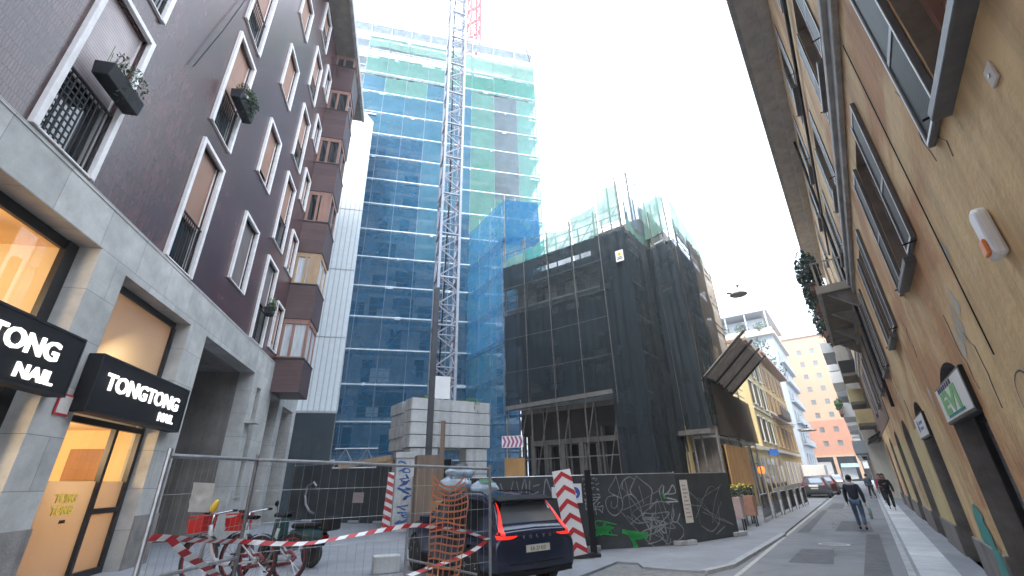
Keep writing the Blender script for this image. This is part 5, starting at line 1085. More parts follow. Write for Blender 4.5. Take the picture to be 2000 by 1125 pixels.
for z in (8.6,12.2,15.8,19.4,23.0):                                    # end wall windows facing the camera
    for y in (1.2,4.0,7.0): b = MB(); b.box(90.9,90.98,y,y+1.3,z-1.6,z+.4); wn = b.build('window', M['pane_curtain'], gb); f = MB(); f.box(90.86,90.99,y-.15,y,z-1.7,z+.5); f.box(90.86,90.99,y+1.3,y+1.45,z-1.7,z+.5); f.box(90.8,90.99,y-.2,y+1.5,z-1.85,z-1.7); f.build('frame', M['white'], wn)
b = MB(); b.box(90,112,-.6,11.5,25.6,26.1); b.box(90.2,90.4,-.4,11.2,26.1,26.9); b.build('terrace_slab', M['beige'], gb)
b = MB(); b.box(90,112,-.3,11,30.2,30.5)
for y in (0,3.5,7,10.5): b.box(90.2,90.45,y,y+.25,26.1,30.2)
b.build('pergola', M['grey_metal'], gb); b = MB(); b.box(93.5,110,1,10,26.1,29.8); b.build('penthouse', M['pane_curtain'], gb)
for i,(y,z,n) in enumerate(((1.4,27.2,220),(4.6,27.6,320),(8.0,27.8,360),(10.2,27.2,200))):
    t = thing('terrace_plant', ['small green shrub at the right end of the roof terrace','green shrub under the terrace pergola, second from the right','tall green shrub under the terrace pergola, third from the right','leafy shrub at the left end of the roof terrace'][i], 'plant', P3(gb_o,RD,90.5,y,z-1), RD); b = MB(); leaf_cloud(b, (0,0,1), (.6,1.3,1.1), n, .22, rg5); b.build('foliage', [M['leaf_dark'],M['leaf']], t, fix=False); b = MB(); b.box(-.4,.4,-.5,.5,-.15,.1); b.build('pot', M['terracotta'], t); b = MB(); b.tube([(0,0,0),(0,.1,1.2)], .06, 5); b.build('stem', M['plank'], t)
tr = thing('street_tree', 'dark green tree crown showing above the slanted screen', 'tree', P3(nR*-8.5,RD,71,0), RD); b = MB(); b.tube([(0,0,0),(.1,.1,9),(.3,0,16)], [.3,.22,.08], 7); b.build('trunk', M['plank'], tr)
b = MB()
for k in range(9): leaf_cloud(b, (rg5.uniform(-2,2),rg5.uniform(-2.2,2.2),rg5.uniform(15,20)), (1.5,1.5,1.2), 170, .2, rg5)
b.build('crown', M['leaf_dark'], tr, fix=False)
# salmon tower at the street end
og = V((math.sin(R(32.2))*122, math.cos(R(32.2))*122, 0)); OD = -35.4
st = house('salmon_apartment_block', 'tall peach and salmon apartment block closing the end of the street', og, OD, -3, 15, 31.5, M['peach'], [3.3,5.9,8.9], [13.0+2.9*i for i in range(6)]+[7.0,9.9], .9, 1.1, 12, 'pane_mid', None, None, 1, None, 'roof', .3, 5.2)
b = MB(); b.box(-.02,13.62,-.05,-.004,5.2,12.4); 
st_low = MB(); ops2 = [(x,x+.9,z,z+1.1) for x in (3.3,5.9,8.9) for z in (7.0,9.9)]; wall(st_low, -3, 15, 5.2, 12.4, ops2, -.03, .03); st_low.build('lower_render', M['salmon'], st, fix=False)
b = MB()
for x in (-2.8,.6,4.2,8.2,12.6): b.box(x,x+.6,-.2,.5,0,4.9)
b.box(-3,15,-.25,.6,4.9,5.2); split(b, 'pillar', M['peach'], st); b = MB(); b.box(-3,15,1.2,1.3,0,4.9); b.build('shop_front', M['pane_dark'], st); b = MB(); b.box(1,3.6,1.0,1.15,.4,3.9); b.box(5,7.6,1.0,1.15,.4,2.6); b.box(9,12,1.0,1.15,2.4,4.0); split(b, 'shop_window', M['pane_curtain'], st)
b = MB(); b.tube([(9,3,30),(9,3,33)], .06, 5); b.box(8.6,9.4,2.9,3.1,32.2,32.5); b.build('aerial', M['grey_metal'], st)
aw = thing('blue_shop_awning', 'light blue shop awning under the salmon block', 'awning', P3(og,OD,5.2,-.9,2.6), OD); b = MB(); b.add([(0,1.4,.9),(3,1.4,.9),(3,0,.2),(0,0,.2),(0,1.4,.8),(3,1.4,.8),(3,0,.1),(0,0,.1)],[(0,1,2,3),(7,6,5,4),(0,3,7,4),(1,5,6,2),(3,2,6,7)]); b.build('cloth', mat('light_blue_cloth',(.30,.50,.62),.7), aw); b = MB(); b.tube([(.1,0,.1),(.1,1.4,.2)],.03,5); b.tube([(2.9,0,.1),(2.9,1.4,.2)],.03,5); b.build('arm', M['dark_metal'], aw)
# right side beyond the ochre house
br = house('brown_house', 'dark brown house with grey shutters next after the ochre building', RO, RD, 38.1, 45, 13.5, M['brown_render'], [39.2,42.4], [5.0,8.4,11.0], 1.1, 2.1, 9, 'pane_dark', None, 'shut_dark', -1, None, 'roof', .5, 3.95)
for i,(x,z) in enumerate(((38.6,4.9),(38.6,8.3),(41,6.6))): b = MB(); b.box(x,x+3.6,.0,.95,z-.2,z); b.build('balcony', M['soffit'], br); b = MB(); b.box(x,x+3.6,.9,.94,z,z+.9); b.box(x,x+.04,0,.9,z,z+.9); b.build('railing', M['ochre_fresh'] if i != 1 else M['dark_metal'], br)
fr_o = P3(RO, RD, 0, .85)
fh = house('white_balcony_house', 'pale house with many white framed balconies on the right near the street end', fr_o, RD, 45, 92, 14.2, M['beige'], [47+5.2*i for i in range(9)], [3.6,6.4,9.2,11.8], 1.2, 1.9, 9, 'pane_dark', 'white', None, -1, None, 'beige', .3)
for j, z in enumerate((3.4,6.2,9.0,11.6)):
    for i in range(5):
        x = 46+9.2*i; b = MB(); b.box(x,x+5.6,.0,.85,z-.18,z); b.box(x,x+5.6,.8,.86,z,z+.75); b.box(x,x+.07,0,.8,z,z+.75); b.build('balcony', M['white'] if (i+j)%3 else M['grey_render'], fh)
t = thing('balcony_greens', 'bright green plants on a white balcony down the street', 'plant', P3(fr_o,RD,46.6,.9,6.9), RD); b = MB(); leaf_cloud(b, (0,0,.2), (1.6,.3,.5), 240, .13, rg5); b.build('foliage', M['leaf'], t, fix=False); b = MB(); b.box(-1.4,1.4,-.15,.12,-.7,-.4); b.build('trough', M['terracotta'], t); b = MB(); b.tube([(0,0,-.5),(0,.05,.3)], .03, 5); b.build('stem', M['plank'], t)
# street signs at the far end, lamps
g_ = P3(RO,RD,52,.95); t = thing('triangle_sign', 'red and white triangular road sign beside the far arches', 'sign', g_, -40); b = MB(); b.tube([(0,0,0),(0,0,3.6)], .04, 6); b.build('pole', M['grey_metal'], t); b = MB(); b.prism([(-.5,3.2),(.5,3.2),(0,4.0)], 'y', -.06,-.045); b.build('border', M['sign_red'], t); b = MB(); b.prism([(-.3,3.3),(.3,3.3),(0,3.8)], 'y', -.07,-.061); b.build('face', M['sign_white'], t)
g_ = P3(RO,RD,56,1.0); t = thing('round_sign', 'round dark blue road sign left of the triangular sign', 'sign', g_, -40); b = MB(); b.tube([(0,0,0),(0,0,3.3)], .04, 6); b.build('pole', M['grey_metal'], t); b = MB(); b.lathe([(0,-.06),(.36,-.06),(.36,-.045),(0,-.045)], (0,0,3.2), 20, 'y'); b.build('disc', M['spray_navy'], t)
def hang_lamp(u, v, d, label, r=.42):
    a = ray(u,v); a *= d/math.hypot(a.x,a.y); c = a+V((0,0,EYE)); t = thing('hanging_lamp', label, 'lamp', c)
    b = MB(); b.lathe([(.05,.16),(.16,.14),(r*.75,.05),(r,-.02),(r,-.06),(r*.8,-.10),(0,-.12)], (0,0,0), 24); b.build('shade', M['moulding'], t, smooth=True)
    b = MB(); b.tube([(0,0,.14),(.05,0,.42)], .025, 6); b.box(-.03,.13,-.03,.03,.42,.5); b.tube([(-r-.18,0,.05),(-r*.6,0,.0)], .05, 6); b.build('fitting', M['dark_metal'], t); return t, c
t, c = hang_lamp(1442,574,24,'street lamp hanging on wires in mid air in the white sky')
b = MB(); b.tube([c+V((.05,0,.48)), P3(RO,RD,20,.1,c.z+1.1)], .006, 4); b.tube([c+V((.05,0,.48)), V(sn(-5.6,25,c.z+1.0))], .006, 4); tag(b.build('lamp_wire', M['grey_metal']), 'thin span wire carrying the hanging street lamp across the street', 'wire')
t, c = hang_lamp(1577,840,55,'dark round lamp hanging in front of the pale grey building', .8); b = MB(); b.tube([c+V((0,0,.48)), V(sn(-6.3,56,c.z+.9))], .02, 4); tag(b.build('lamp_bracket', M['dark_metal']), 'bracket wire holding the dark round lamp at the yellow house', 'wire')
t = thing('orange_globe_lamp', 'glowing orange round lantern on the yellow house arcade', 'lamp', P3(SO,RD,34.6,-.5,2.15), RD); b = MB(); b.lathe([(.04,-.24),(.17,-.18),(.22,0),(.17,.18),(.04,.24)], (0,0,0), 18); b.build('globe', emit('orange_lantern',(1,.22,.03),.5), t, smooth=True); b = MB(); b.tube([(0,.5,.4),(0,0,.4),(0,0,.22)], .02, 6); b.build('arm', M['dark_metal'], t)
# railings, planters along the left pavement
def rail(t0, t1, S, label, bars=True):
    p, q = V(sn(S,t0,.05)), V(sn(S,t1,.05)); ang, ln = frame_of(p,q); t = thing('steel_barrier', label, 'barrier', p, ang, 'steel barriers along the left pavement'); b = MB()
    b.tube([(0,0,0),(0,0,.95),(.08,0,1.05),(ln-.08,0,1.05),(ln,0,.95),(ln,0,0)], .025, 8); b.build('frame', M['grey_metal'], t); b = MB(); n = int(ln/.13)
    b.tube([(0,0,.18),(ln,0,.18)], .015, 6)
    for i in range(1,n): b.tube([(ln*i/n,0,.18),(ln*i/n,0,1.05)], .009, 5)
    b.build('bars', M['dark_metal'], t)
for i in range(6): rail(22.9+2.25*i, 24.9+2.25*i, -3.95+.09*i, ['nearest','second','third','fourth','fifth','farthest'][i]+' grey steel barrier in the row along the left pavement')
for i,(t_,S_) in enumerate(((19.7,-4.3),(21.2,-4.15),(22.4,-4.5))):
    t = thing('street_planter', ['brown planter on legs with yellow flowers nearest the dark hoarding','brown planter with yellow flowers next to the first steel barrier','brown flower planter set back behind the first two'][i], 'planter', sn(S_,t_,.05), RD, 'flower planters by the arches'); b = MB(); b.prism([(-.22,.38),(.22,.38),(.30,1.1),(-.30,1.1)], 'y', -.26, .26); b.build('pot', M['terracotta'] if i else M['paper_pink'], t, bevel=.02); b = MB(); leaf_cloud(b, (0,0,1.25), (.36,.36,.26), 170, .06, rg5); b.build('leaves', M['leaf_dark'], t, fix=False); b = MB(); leaf_cloud(b, (0,0,1.45), (.30,.30,.12), 50, .04, rg5); b.build('flowers', M['leaf_yellow'], t, fix=False); b = MB(); [b.box(x-.02,x+.02,y-.02,y+.02,0,.39) for x in (-.18,.18) for y in (-.18,.18)]; b.build('legs', M['dark_metal'], t)
# ------------------------------------------------------------------ CARS
def crom(a, t):
    i = min(int(t), len(a)-2); f = t-i; p0,p1,p2,p3 = a[max(i-1,0)],a[i],a[i+1],a[min(i+2,len(a)-1)]
    return [.5*(2*q1+(q2-q0)*f+(2*q0-5*q1+4*q2-q3)*f*f+(3*q1-q0-3*q2+q3)*f**3) for q0,q1,q2,q3 in zip(p0,p1,p2,p3)]
# stations along the car: x, bottom z, half width, shoulder z, roof half width, roof z
ST = [(.015,.42,.80,.78,.66,.96),(.05,.34,.885,.82,.74,1.03),(.16,.29,.92,.90,.75,1.10),(.38,.27,.94,.97,.69,1.37),(.60,.26,.95,1.0,.64,1.55),(.95,.25,.95,1.01,.63,1.615),(1.5,.24,.95,1.01,.64,1.65),(2.1,.24,.95,1.0,.64,1.65),(2.6,.24,.95,1.0,.63,1.61),(3.0,.24,.945,.99,.61,1.50),(3.4,.24,.94,.97,.66,1.27),(3.75,.25,.935,.95,.74,1.08),(4.1,.26,.92,.92,.76,1.02),(4.45,.30,.86,.84,.68,.93),(4.62,.36,.76,.72,.58,.80),(4.69,.42,.60,.62,.45,.70)]
def car(label, loc, deg, paint, scale, group=None, nx=150, nr=44, full=True, lit=True):
    t = thing('parked_car', label, 'car', loc, deg, group, scale); G = []
    for i in range(nx+1):
        x,zb,w,zs,wr,zr = crom(ST, (len(ST)-1)*i/nx); h = zr-zs
        half = [(0,zb),(w*.5,zb),(w*.86,zb+.01),(w*.97,zb+.10),(w,zb+(zs-zb)*.5),(w*.99,zs-.06),(w*.965,zs),(w*.94,zs+.03),(wr+(w*.94-wr)*.45,zs+h*.5),(wr+.02,zs+h*.88),(wr-.06,zr-.01),(wr*.6,zr),(0,zr+.012)]
        ring = [crom(half, (len(half)-1)*j/nr) for j in range(nr+1)]
        G.append([(x,y,z) for y,z in ring]+[(x,-y,z) for y,z in ring[-2:0:-1]])
    k = len(G[0]); parts = {n: MB() for n in ('body','side_window','rear_window','windscreen','tail_light','lower_cladding')}
    def cls(c):
        x,y,z = c; a = abs(y)
        for wx in (.93,3.78):
            if a > .62 and (x-wx)**2+(z-.36)**2 < .415**2: return None
        if 2.98 < x < 3.74 and z > 1.10 and a < .70: return 'windscreen'
        if a > .6 and z > 1.06 and .72 < x < 3.35-1.15*(z-1.06) and z < 1.53 and not (1.45 < x < 1.52) and not (2.28 < x < 2.36) and x > .72+.5*max(0,z-1.25): return 'side_window'
        if z < .42: return 'lower_cladding'
        return 'body'
    pts = [V(p) for r in G for p in r]; ctr = V((2.3,0,.8))
    for i in range(nx):
        for j in range(k):
            q = [i*k+j, (i+1)*k+j, (i+1)*k+(j+1)%k, i*k+(j+1)%k]; P = [pts[a] for a in q]; c = (P[0]+P[1]+P[2]+P[3])/4; n = cls(c)
            if not n: continue
            o = 0
            if n == 'tail_light': o = .010
            elif n in ('side_window','rear_window','windscreen'): o = -.004
            nn = (P[2]-P[0]).cross(P[3]-P[1]); nn = nn.normalized() if nn.length > 0 else V((0,0,1)); nn = nn if nn.dot(c-V((c.x if .3<c.x<4.3 else 2.3,0,.8))) > 0 else -nn
            parts[n].add([p+nn*o for p in P], [(0,1,2,3)])
    parts['body'].add(G[0], [tuple(range(k))]); parts['body'].add(G[-1], [tuple(range(k))[::-1]])
    mats = dict(body=paint, side_window=M['tinted'], rear_window=M['rear_glass'], windscreen=M['tinted'], tail_light=M['led'] if lit else M['red_lens'], lower_cladding=M['black'])
    body = None
    quads = [(i*k+j, (i+1)*k+j, (i+1)*k+(j+1)%k, i*k+(j+1)%k) for i in range(nx) for j in range(k)]+[tuple(range(k))]
    bvh = BVHTree.FromPolygons([tuple(p) for p in pts], quads)
    def rear(y, z, off):
        h = bvh.ray_cast(V((-1,y,z)), V((1,0,0)))
        while (not h[0] or h[0].x > .66) and abs(y) > .3: y *= .975; h = bvh.ray_cast(V((-1,y,z)), V((1,0,0)))
        return V((h[0].x-off,y,z)) if h[0] else V((.3,y,z))
    def strip(mb, cl, sgn):
        cl = [crom(cl, (len(cl)-1)*q/24) for q in range(25)]
        for q in range(24):
            E = []
            for w_ in (cl[q], cl[q+1]):
                dy, dz = cl[min(q+1,24)][0]-cl[max(q-1,0)][0], cl[min(q+1,24)][1]-cl[max(q-1,0)][1]; l_ = math.hypot(dy,dz) or 1
                E.append([rear(sgn*(w_[0]-dz/l_*w_[2]*f), w_[1]+dy/l_*w_[2]*f, .014) for f in (-.5,-.17,.17,.5)])
            for f in range(3): mb.add([E[0][f],E[1][f],E[1][f+1],E[0][f+1]], [(0,1,2,3)])
    for sgn in (1,-1):
        strip(parts['tail_light'], [(.60,1.50,.02),(.62,1.38,.04),(.665,1.22,.06),(.715,1.08,.085),(.75,.985,.11)], sgn); strip(parts['tail_light'], [(.83,.952,.06),(.70,.945,.055),(.56,.945,.045),(.45,.96,.015)], sgn)
    def rw(u, v):
        z = 1.155+.335*v; hw = .69-.20*v*(.5+.5*v); return rear((2*u-1)*hw, z+.03*math.sin(math.pi*u)*(1-v)*0, .006)
    parts['rear_window'].grid(rw, 26, 12)
    both = []
    for n, mb in parts.items():
        if n not in ('tail_light','side_window'): both.append((n, mb)); continue
        for sd in (1,-1):
            h = MB()
            for f in mb.f:
                if mb.v[f[0]][1]*sd > 0: h.add([mb.v[a] for a in f], [tuple(range(len(f)))])
            both.append((n, h))
    for n, mb in both:
        if not mb.f: continue
        ob = mb.build(n, mats[n], t, fix=False); bm = bmesh.new(); bm.from_mesh(ob.data); bmesh.ops.remove_doubles(bm, verts=bm.verts, dist=.002); bmesh.ops.recalc_face_normals(bm, faces=bm.faces); bm.to_mesh(ob.data); bm.free(); ob.data.polygons.foreach_set('use_smooth',[True]*len(ob.data.polygons))
    for wx in (.93,3.78):
        for s in (1,-1):
            b = MB(); b.lathe([(.24,-.11),(.34,-.115),(.372,-.09),(.375,0),(.372,.09),(.34,.115),(.24,.11)], (0,0,0), 30, 'y'); wo = b.build('wheel', M['rubber'], t, smooth=True); wo.location = (wx,s*.82,.375)
            b = MB()
            b.lathe([(.245,-.1),(.25,.10),(.235,.10),(.225,.02),(.10,.02)], (0,0,0), 30, 'y') if s > 0 else b.lathe([(.245,.1),(.25,-.10),(.235,-.10),(.225,-.02),(.10,-.02)], (0,0,0), 30, 'y')
            for q in range(5):
                a = 2*math.pi*q/5+.3
                for da in (-.13,.13): b.bar((.05*math.cos(a),s*.085,.05*math.sin(a)),(.24*math.cos(a+da),s*.095,.24*math.sin(a+da)),.035,.03)
            b.lathe([(0,s*.07),(.06,s*.07),(.06,s*.1),(0,s*.11)], (0,0,0), 14, 'y'); b.build('rim', M['chrome'], wo)
    b = MB(); b.box(-.02,.01,-.26,.26,.69,.80); b.build('number_plate', M['plate'], t)
    b = MB(); b.box(.0,.10,-.78,.78,.33,.40); b.bar((.0,-.6,.52),(.0,.6,.52),.02,.015); b.box(.3,4.3,-.6,.6,.26,.34); b.build('bumper_trim', M['black'], t)
    if full:
        b = MB(); b.grid(lambda u,v: (.30+.32*u, (-.66+1.32*v)*(1-.02*u), 1.535+.07*u+.012*math.sin(math.pi*v)), 4, 14); b.grid(lambda u,v: (.31+.31*u, (-.66+1.32*v)*(1-.02*u), 1.505+.07*u+.012*math.sin(math.pi*v)), 4, 14); b.bar((.305,-.66,1.52),(.305,.66,1.52),.03,.02); b.build('spoiler', M['black'], t, smooth=True)
        for i, (ch, y) in enumerate(zip('VOLVO',(.30,.15,.0,-.15,-.30))): text('lettering', ch, .075, M['chrome'], t, (.008-.0,y,.985-.075), rot=(math.pi/2-.15,0,-math.pi/2), ext=.004, bold=.003, align='CENTER')
        text('plate_text', 'EA 27 KD', .085, M['dark_metal'], t, (-.022,.0,.715), rot=(math.pi/2,0,-math.pi/2), ext=.001, align='CENTER')
        b = MB(); b.bar((.22,-.05,1.165),(.33,-.55,1.22),.02,.02); b.build('rear_wiper', M['black'], t)
        for s in (1,-1): b = MB(); b.box(2.85,3.05,s*.95-.0 if s>0 else -1.14,1.14 if s>0 else -.95,1.04,1.2); b.build('wing_mirror', paint, t, bevel=.03)
        b = MB()
        for s in (1,-1): b.tube([(.9,s*.60,1.63),(1.1,s*.6,1.68),(2.4,s*.6,1.67),(2.7,s*.6,1.60)],.015,6)
        b.build('roof_rail', M['dark_metal'], t)
        b = MB()
        for x in (1.35,2.32): b.box(x-.004,x+.004,.951,.956,.45,1.0)
        for x in (1.5,2.5): b.box(x,x+.2,.95,.975,.86,.89)
        b.build('door_handle', M['black'], t)
    return t
rr_ = on_ground(1131,1106,.40); rr_.z = .05; d_ = V((.837,.547,0)); sc_ = 1.0
car('dark navy estate car with lit red tail lamps parked behind the fence', rr_-d_*.95*sc_, 123.2, M['carpaint'], sc_, nx=220, nr=70)
grey_car = mat('grey_car_paint', (.06,.065,.075), .25, .3, var=.1); red_car = mat('wine_red_car_paint', (.07,.012,.018), .25, .2, var=.1); silver = mat('silver_car_paint', (.5,.5,.52), .3, .5, var=.1)
def along(S, t): return sn(S, t, .0)
GC = 'cars parked along the street'
car('dark hatchback with white rear notice, first in the row parked along the street', along(-3.7,45.5), RD, grey_car, 1.0, GC, 70, 26, False, False)
car('wine red car parked second in the row down the street', along(-3.4,52.5), RD, red_car, 1.0, GC, 50, 20, False, False)
car('silver car parked farthest down the street', along(-2.9,60.5), RD, silver, 1.0, GC, 50, 20, False, False)
p = P3(nR*-3.72, RD, 45.4, 0, .0); rn = thing('rear_window_notice', 'white notice on the back of the dark hatchback', 'notice', p, RD); b = MB(); b.box(-.03,.02,-.32,.32,.86,1.02); b.build('sheet', M['sign_white'], rn)
vn = thing('white_box_van', 'white box van parked at the yellow house, beyond the dark hatchback', 'van', along(-4.8,64), RD, None, 1.0)
b = MB(); b.prism([(0,.5),(4.2,.5),(4.2,2.7),(0,2.7)], 'y', -1.1, 1.1); b.build('cargo_box', M['white'], vn, bevel=.06); b = MB(); b.prism([(4.25,.45),(6.0,.45),(6.0,1.2),(5.5,2.3),(4.25,2.35)], 'y', -1.0, 1.0); b.build('cab', M['white'], vn, bevel=.08); b = MB(); b.box(-.02,.0,-.9,.9,.6,1.0); b.build('rear_door_band', M['dark_metal'], vn)
for x in (.9,5.1):
    for s in (-1,1): b = MB(); b.lathe([(.2,-.12),(.38,-.12),(.42,-.06),(.42,.06),(.38,.12),(.2,.12)], (0,0,0), 20, 'y'); wo = b.build('wheel', M['rubber'], vn, smooth=True); wo.location = (x,s*.9,.42); b = MB(); b.lathe([(0,s*.03),(.2,s*.08),(.21,s*.1)], (0,0,0), 16, 'y'); b.build('hubcap', M['grey_metal'], wo)
# ------------------------------------------------------------------ PEOPLE
def skin(name, verts, edges, radii, m, parent, sub=2):
    me = bpy.data.meshes.new(name); me.from_pydata(verts, edges, []); o = bpy.data.objects.new(name, me); C.objects.link(o)
    sk = o.modifiers.new('skin','SKIN'); sk.use_smooth_shade = True; ss = o.modifiers.new('sub','SUBSURF'); ss.levels = sub; ss.render_levels = sub
    for i, r in enumerate(radii): me.skin_vertices[0].data[i].radius = r if isinstance(r, tuple) else (r,r)
    me.skin_vertices[0].data[0].use_root = True
    m2 = bpy.data.meshes.new_from_object(o.evaluated_get(bpy.context.evaluated_depsgraph_get())); bpy.data.objects.remove(o)
    m2.materials.clear(); m2.materials.append(m); m2.polygons.foreach_set('use_smooth',[True]*len(m2.polygons))
    o = bpy.data.objects.new(name, m2); C.objects.link(o); o.parent = parent; return o
def person(label, loc, deg, J, top, legs, hairm, hood=None, long_hair=False, shoes='black', build=1.0):
    """J: joint positions; x right, y forward"""
    t = thing('person', label, 'person', loc, deg); v=[]; e=[]; r=[]
    def add(p, rad, par=None):
        v.append(p); r.append(rad)
        if par is not None: e.append((par,len(v)-1))
        return len(v)-1
    pe = add(J['pelvis'],(.13,.10)); sp = add(J['spine'],(.125,.095),pe); chst = add(J['chest'],(.15,.10),sp); nk = add(J['neck'],.055,chst); hd0 = add(J['chin'],(.062,.07),nk); hd = add(J['head'],(.082,.10),hd0); add(J['crown'],(.06,.075),hd)
    for s in 'LR':
        sh = add(J['sh'+s],.058,chst); el = add(J['el'+s],.042,sh); wr = add(J['wr'+s],.028,el); d = (V(J['wr'+s])-V(J['el'+s])).normalized(); pm = V(J['wr'+s])+d*.07; pa = add(tuple(pm),(.034,.016),wr)
        sx = -1 if s == 'L' else 1
        for k in range(4): q = pm+d*.035+V((0,(k-1.5)*.018,0)); a = add(tuple(q),.010,pa); q2 = q+d*(.05+.008*(1.5-abs(k-1.3)))+V((-sx*.012,0.008,0)); add(tuple(q2),.007,a)
        th = add(tuple(V(J['wr'+s])+d*.035+V((0,.035,0))),.011,wr); add(tuple(V(J['wr'+s])+d*.075+V((-sx*.01,.05,0))),.008,th)
        hp = add(J['hip'+s],.085,pe); kn = add(J['kn'+s],.056,hp); an = add(J['an'+s],.036,kn); add(J['toe'+s],.032,an)
    skin('body', v, e, r, M['skin'], t)
    v=[]; e=[]; r=[]; pe = add(tuple(V(J['pelvis'])+V((0,0,-.06))),(.165,.125)); sp = add(J['spine'],(.165,.125),pe); ch_ = add(J['chest'],(.19,.13),sp); add(tuple(V(J['neck'])-V((0,0,.03))),(.085,.08),ch_)
    for s in 'LR': sh = add(J['sh'+s],.082,ch_); el = add(J['el'+s],.066,sh); add(J['wr'+s],.05,el)
    skin('jacket', v, e, r, top, t)
    v=[]; e=[]; r=[]; pe = add(tuple(V(J['pelvis'])+V((0,0,-.02))),(.15,.115))
    for s in 'LR': hp = add(J['hip'+s],.105,pe); kn = add(J['kn'+s],.075,hp); add(tuple(V(J['an'+s])+V((0,0,.03))),.060,kn)
    skin('trousers', v, e, r, legs, t)
    for s in 'LR':
        a, b_ = V(J['an'+s]), V(J['toe'+s]); v=[]; e=[]; r=[]; h0 = add(tuple(a+V((0,-.03,-.04))),.045); h1 = add(tuple(a.lerp(b_,.5)+V((0,0,-.01))),.046,h0); add(tuple(b_),.038,h1); skin('shoe', v, e, r, M[shoes] if shoes in M else shoes, t, 1)
    hd = V(J['head']); b = MB()
    b.grid(lambda p,q: (lambda th,ph: hd+V((.098*math.cos(th)*math.sin(ph), (.112*math.sin(th)*math.sin(ph)-.012), .03+.115*math.cos(ph)))+V((1,1,1))*.006*noise.noise(V((th*3,ph*4,1))))(2*math.pi*p, (.02+(2.1 if (p > .5) else 1.15)*q)), 28, 12); b.build('hair', M[hairm], t, smooth=True)
    if long_hair: v=[]; e=[]; r=[]; a0 = add(tuple(hd+V((0,-.05,0))),(.09,.06)); a1 = add(tuple(hd+V((0,-.09,-.16))),(.095,.05),a0); add(tuple(hd+V((0,-.08,-.32))),(.07,.03),a1); skin('hair', v, e, r, M[hairm], t, 1)
    f = MB(); 
    for s in (-1,1): f.lathe([(0,.008),(.010,.004),(.011,0)], hd+V((s*.033,.088,.0)), 8, 'y')
    f.bar(hd+V((-.028,.09,-.075)), hd+V((.028,.09,-.075)), .01, .012); f.build('face_features', M['hair'], t)
    f = MB(); f.prism([(.085,.02),(.118,-.03),(.085,-.035)], 'x', -.012, .012); nz_ = f.build('nose', M['skin'], t); nz_.location = hd
    if hood: v=[]; e=[]; r=[]; a0 = add((-.14,J['neck'][1]-.02,J['neck'][2]-.04),.05); a1 = add((-.06,J['neck'][1]-.08,J['neck'][2]-.02),.062,a0); a2 = add((.06,J['neck'][1]-.08,J['neck'][2]-.02),.062,a1); add((.14,J['neck'][1]-.02,J['neck'][2]-.04),.05,a2); skin('hood', v, e, r, M[hood], t, 1)
    return t
def pose(h=1.77, stride=1.0, lean=.04, armL=-.12, armR=.12, bentR=None):
    k = h/1.77
    J = dict(pelvis=(0,0,.95),spine=(0,lean*.5,1.16),chest=(0,lean,1.36),neck=(0,lean+.01,1.52),chin=(0,lean+.04,1.585),head=(0,lean+.035,1.665),crown=(0,lean+.02,1.735),
      shL=(-.19,lean,1.42),shR=(.19,lean,1.42),elL=(-.26,lean+armL*.6,1.13),elR=(.26,lean+armR*.6-.04,1.13),wrL=(-.27,lean+armL*1.4+.06,.88),wrR=(.27,lean+armR*1.4+.05,.88),
      hipL=(-.095,0,.90),hipR=(.095,0,.90),knL=(-.10,.20*stride,.51),knR=(.10,.0,.50),anL=(-.10,.27*stride,.10),anR=(.10,-.27*stride,.15),toeL=(-.11,.42*stride,.045),toeR=(.11,-.13*stride,.04))
    if bentR: J['elR'], J['wrR'] = bentR
    return {a: tuple(c*k for c in p) for a, p in J.items()}
m_ = on_ground(1688,1036); man = person('man in dark navy jacket and blue jeans walking away with a carrier bag', (m_.x,m_.y,.0), RD-90-3, pose(1.80, .8, .05, .12, -.10), M['navy'], M['denim'], 'hair', hood='lilac')
hp = man.matrix_basis @ V((.34,-.06,.82)); bg_ = thing('carrier_bag', 'pale green carrier bag held by the man walking up the street', 'bag', (hp.x,hp.y,hp.z-.44), RD-90)
b = MB(); b.prism([(-.13,0),(.13,0),(.15,.2),(.10,.36),(-.10,.36),(-.15,.2)], 'x', -.05, .05); b.build('sack', mat('pale_green_bag',(.24,.36,.32),.6,var=.2,scale=8), bg_, bevel=.02); b = MB(); b.tube([(0,-.08,.35),(-.0,-.05,.45),(0,.05,.45),(0,.08,.35)], .008, 5); b.build('handle', M['sack_green'], bg_)
w_ = on_ground(1745,996,.08); person('woman in black clothes and white trainers walking along the right pavement', (w_.x,w_.y,.085), RD+90, pose(1.68, .75, .04, .1, -.1, ((.24,.1,1.2),(.06,.24,1.28))), M['black_cloth'], M['black_cloth'], 'hair', long_hair=True, shoes='sign_white')
w2 = V(sn(.55,37.2,.085)); person('person in a red top half hidden behind the woman in black', w2, RD+80, pose(1.66,.5), M['red_cloth'], M['black_cloth'], 'hair', long_hair=True)
w3 = V(sn(-.05,46,.0)); person('distant person in dark blue clothes at the kerb far down the street', w3, RD-60, pose(1.7,.6,.16), mat('slate_coat',(.05,.08,.11),.8), M['black_cloth'], 'hair')
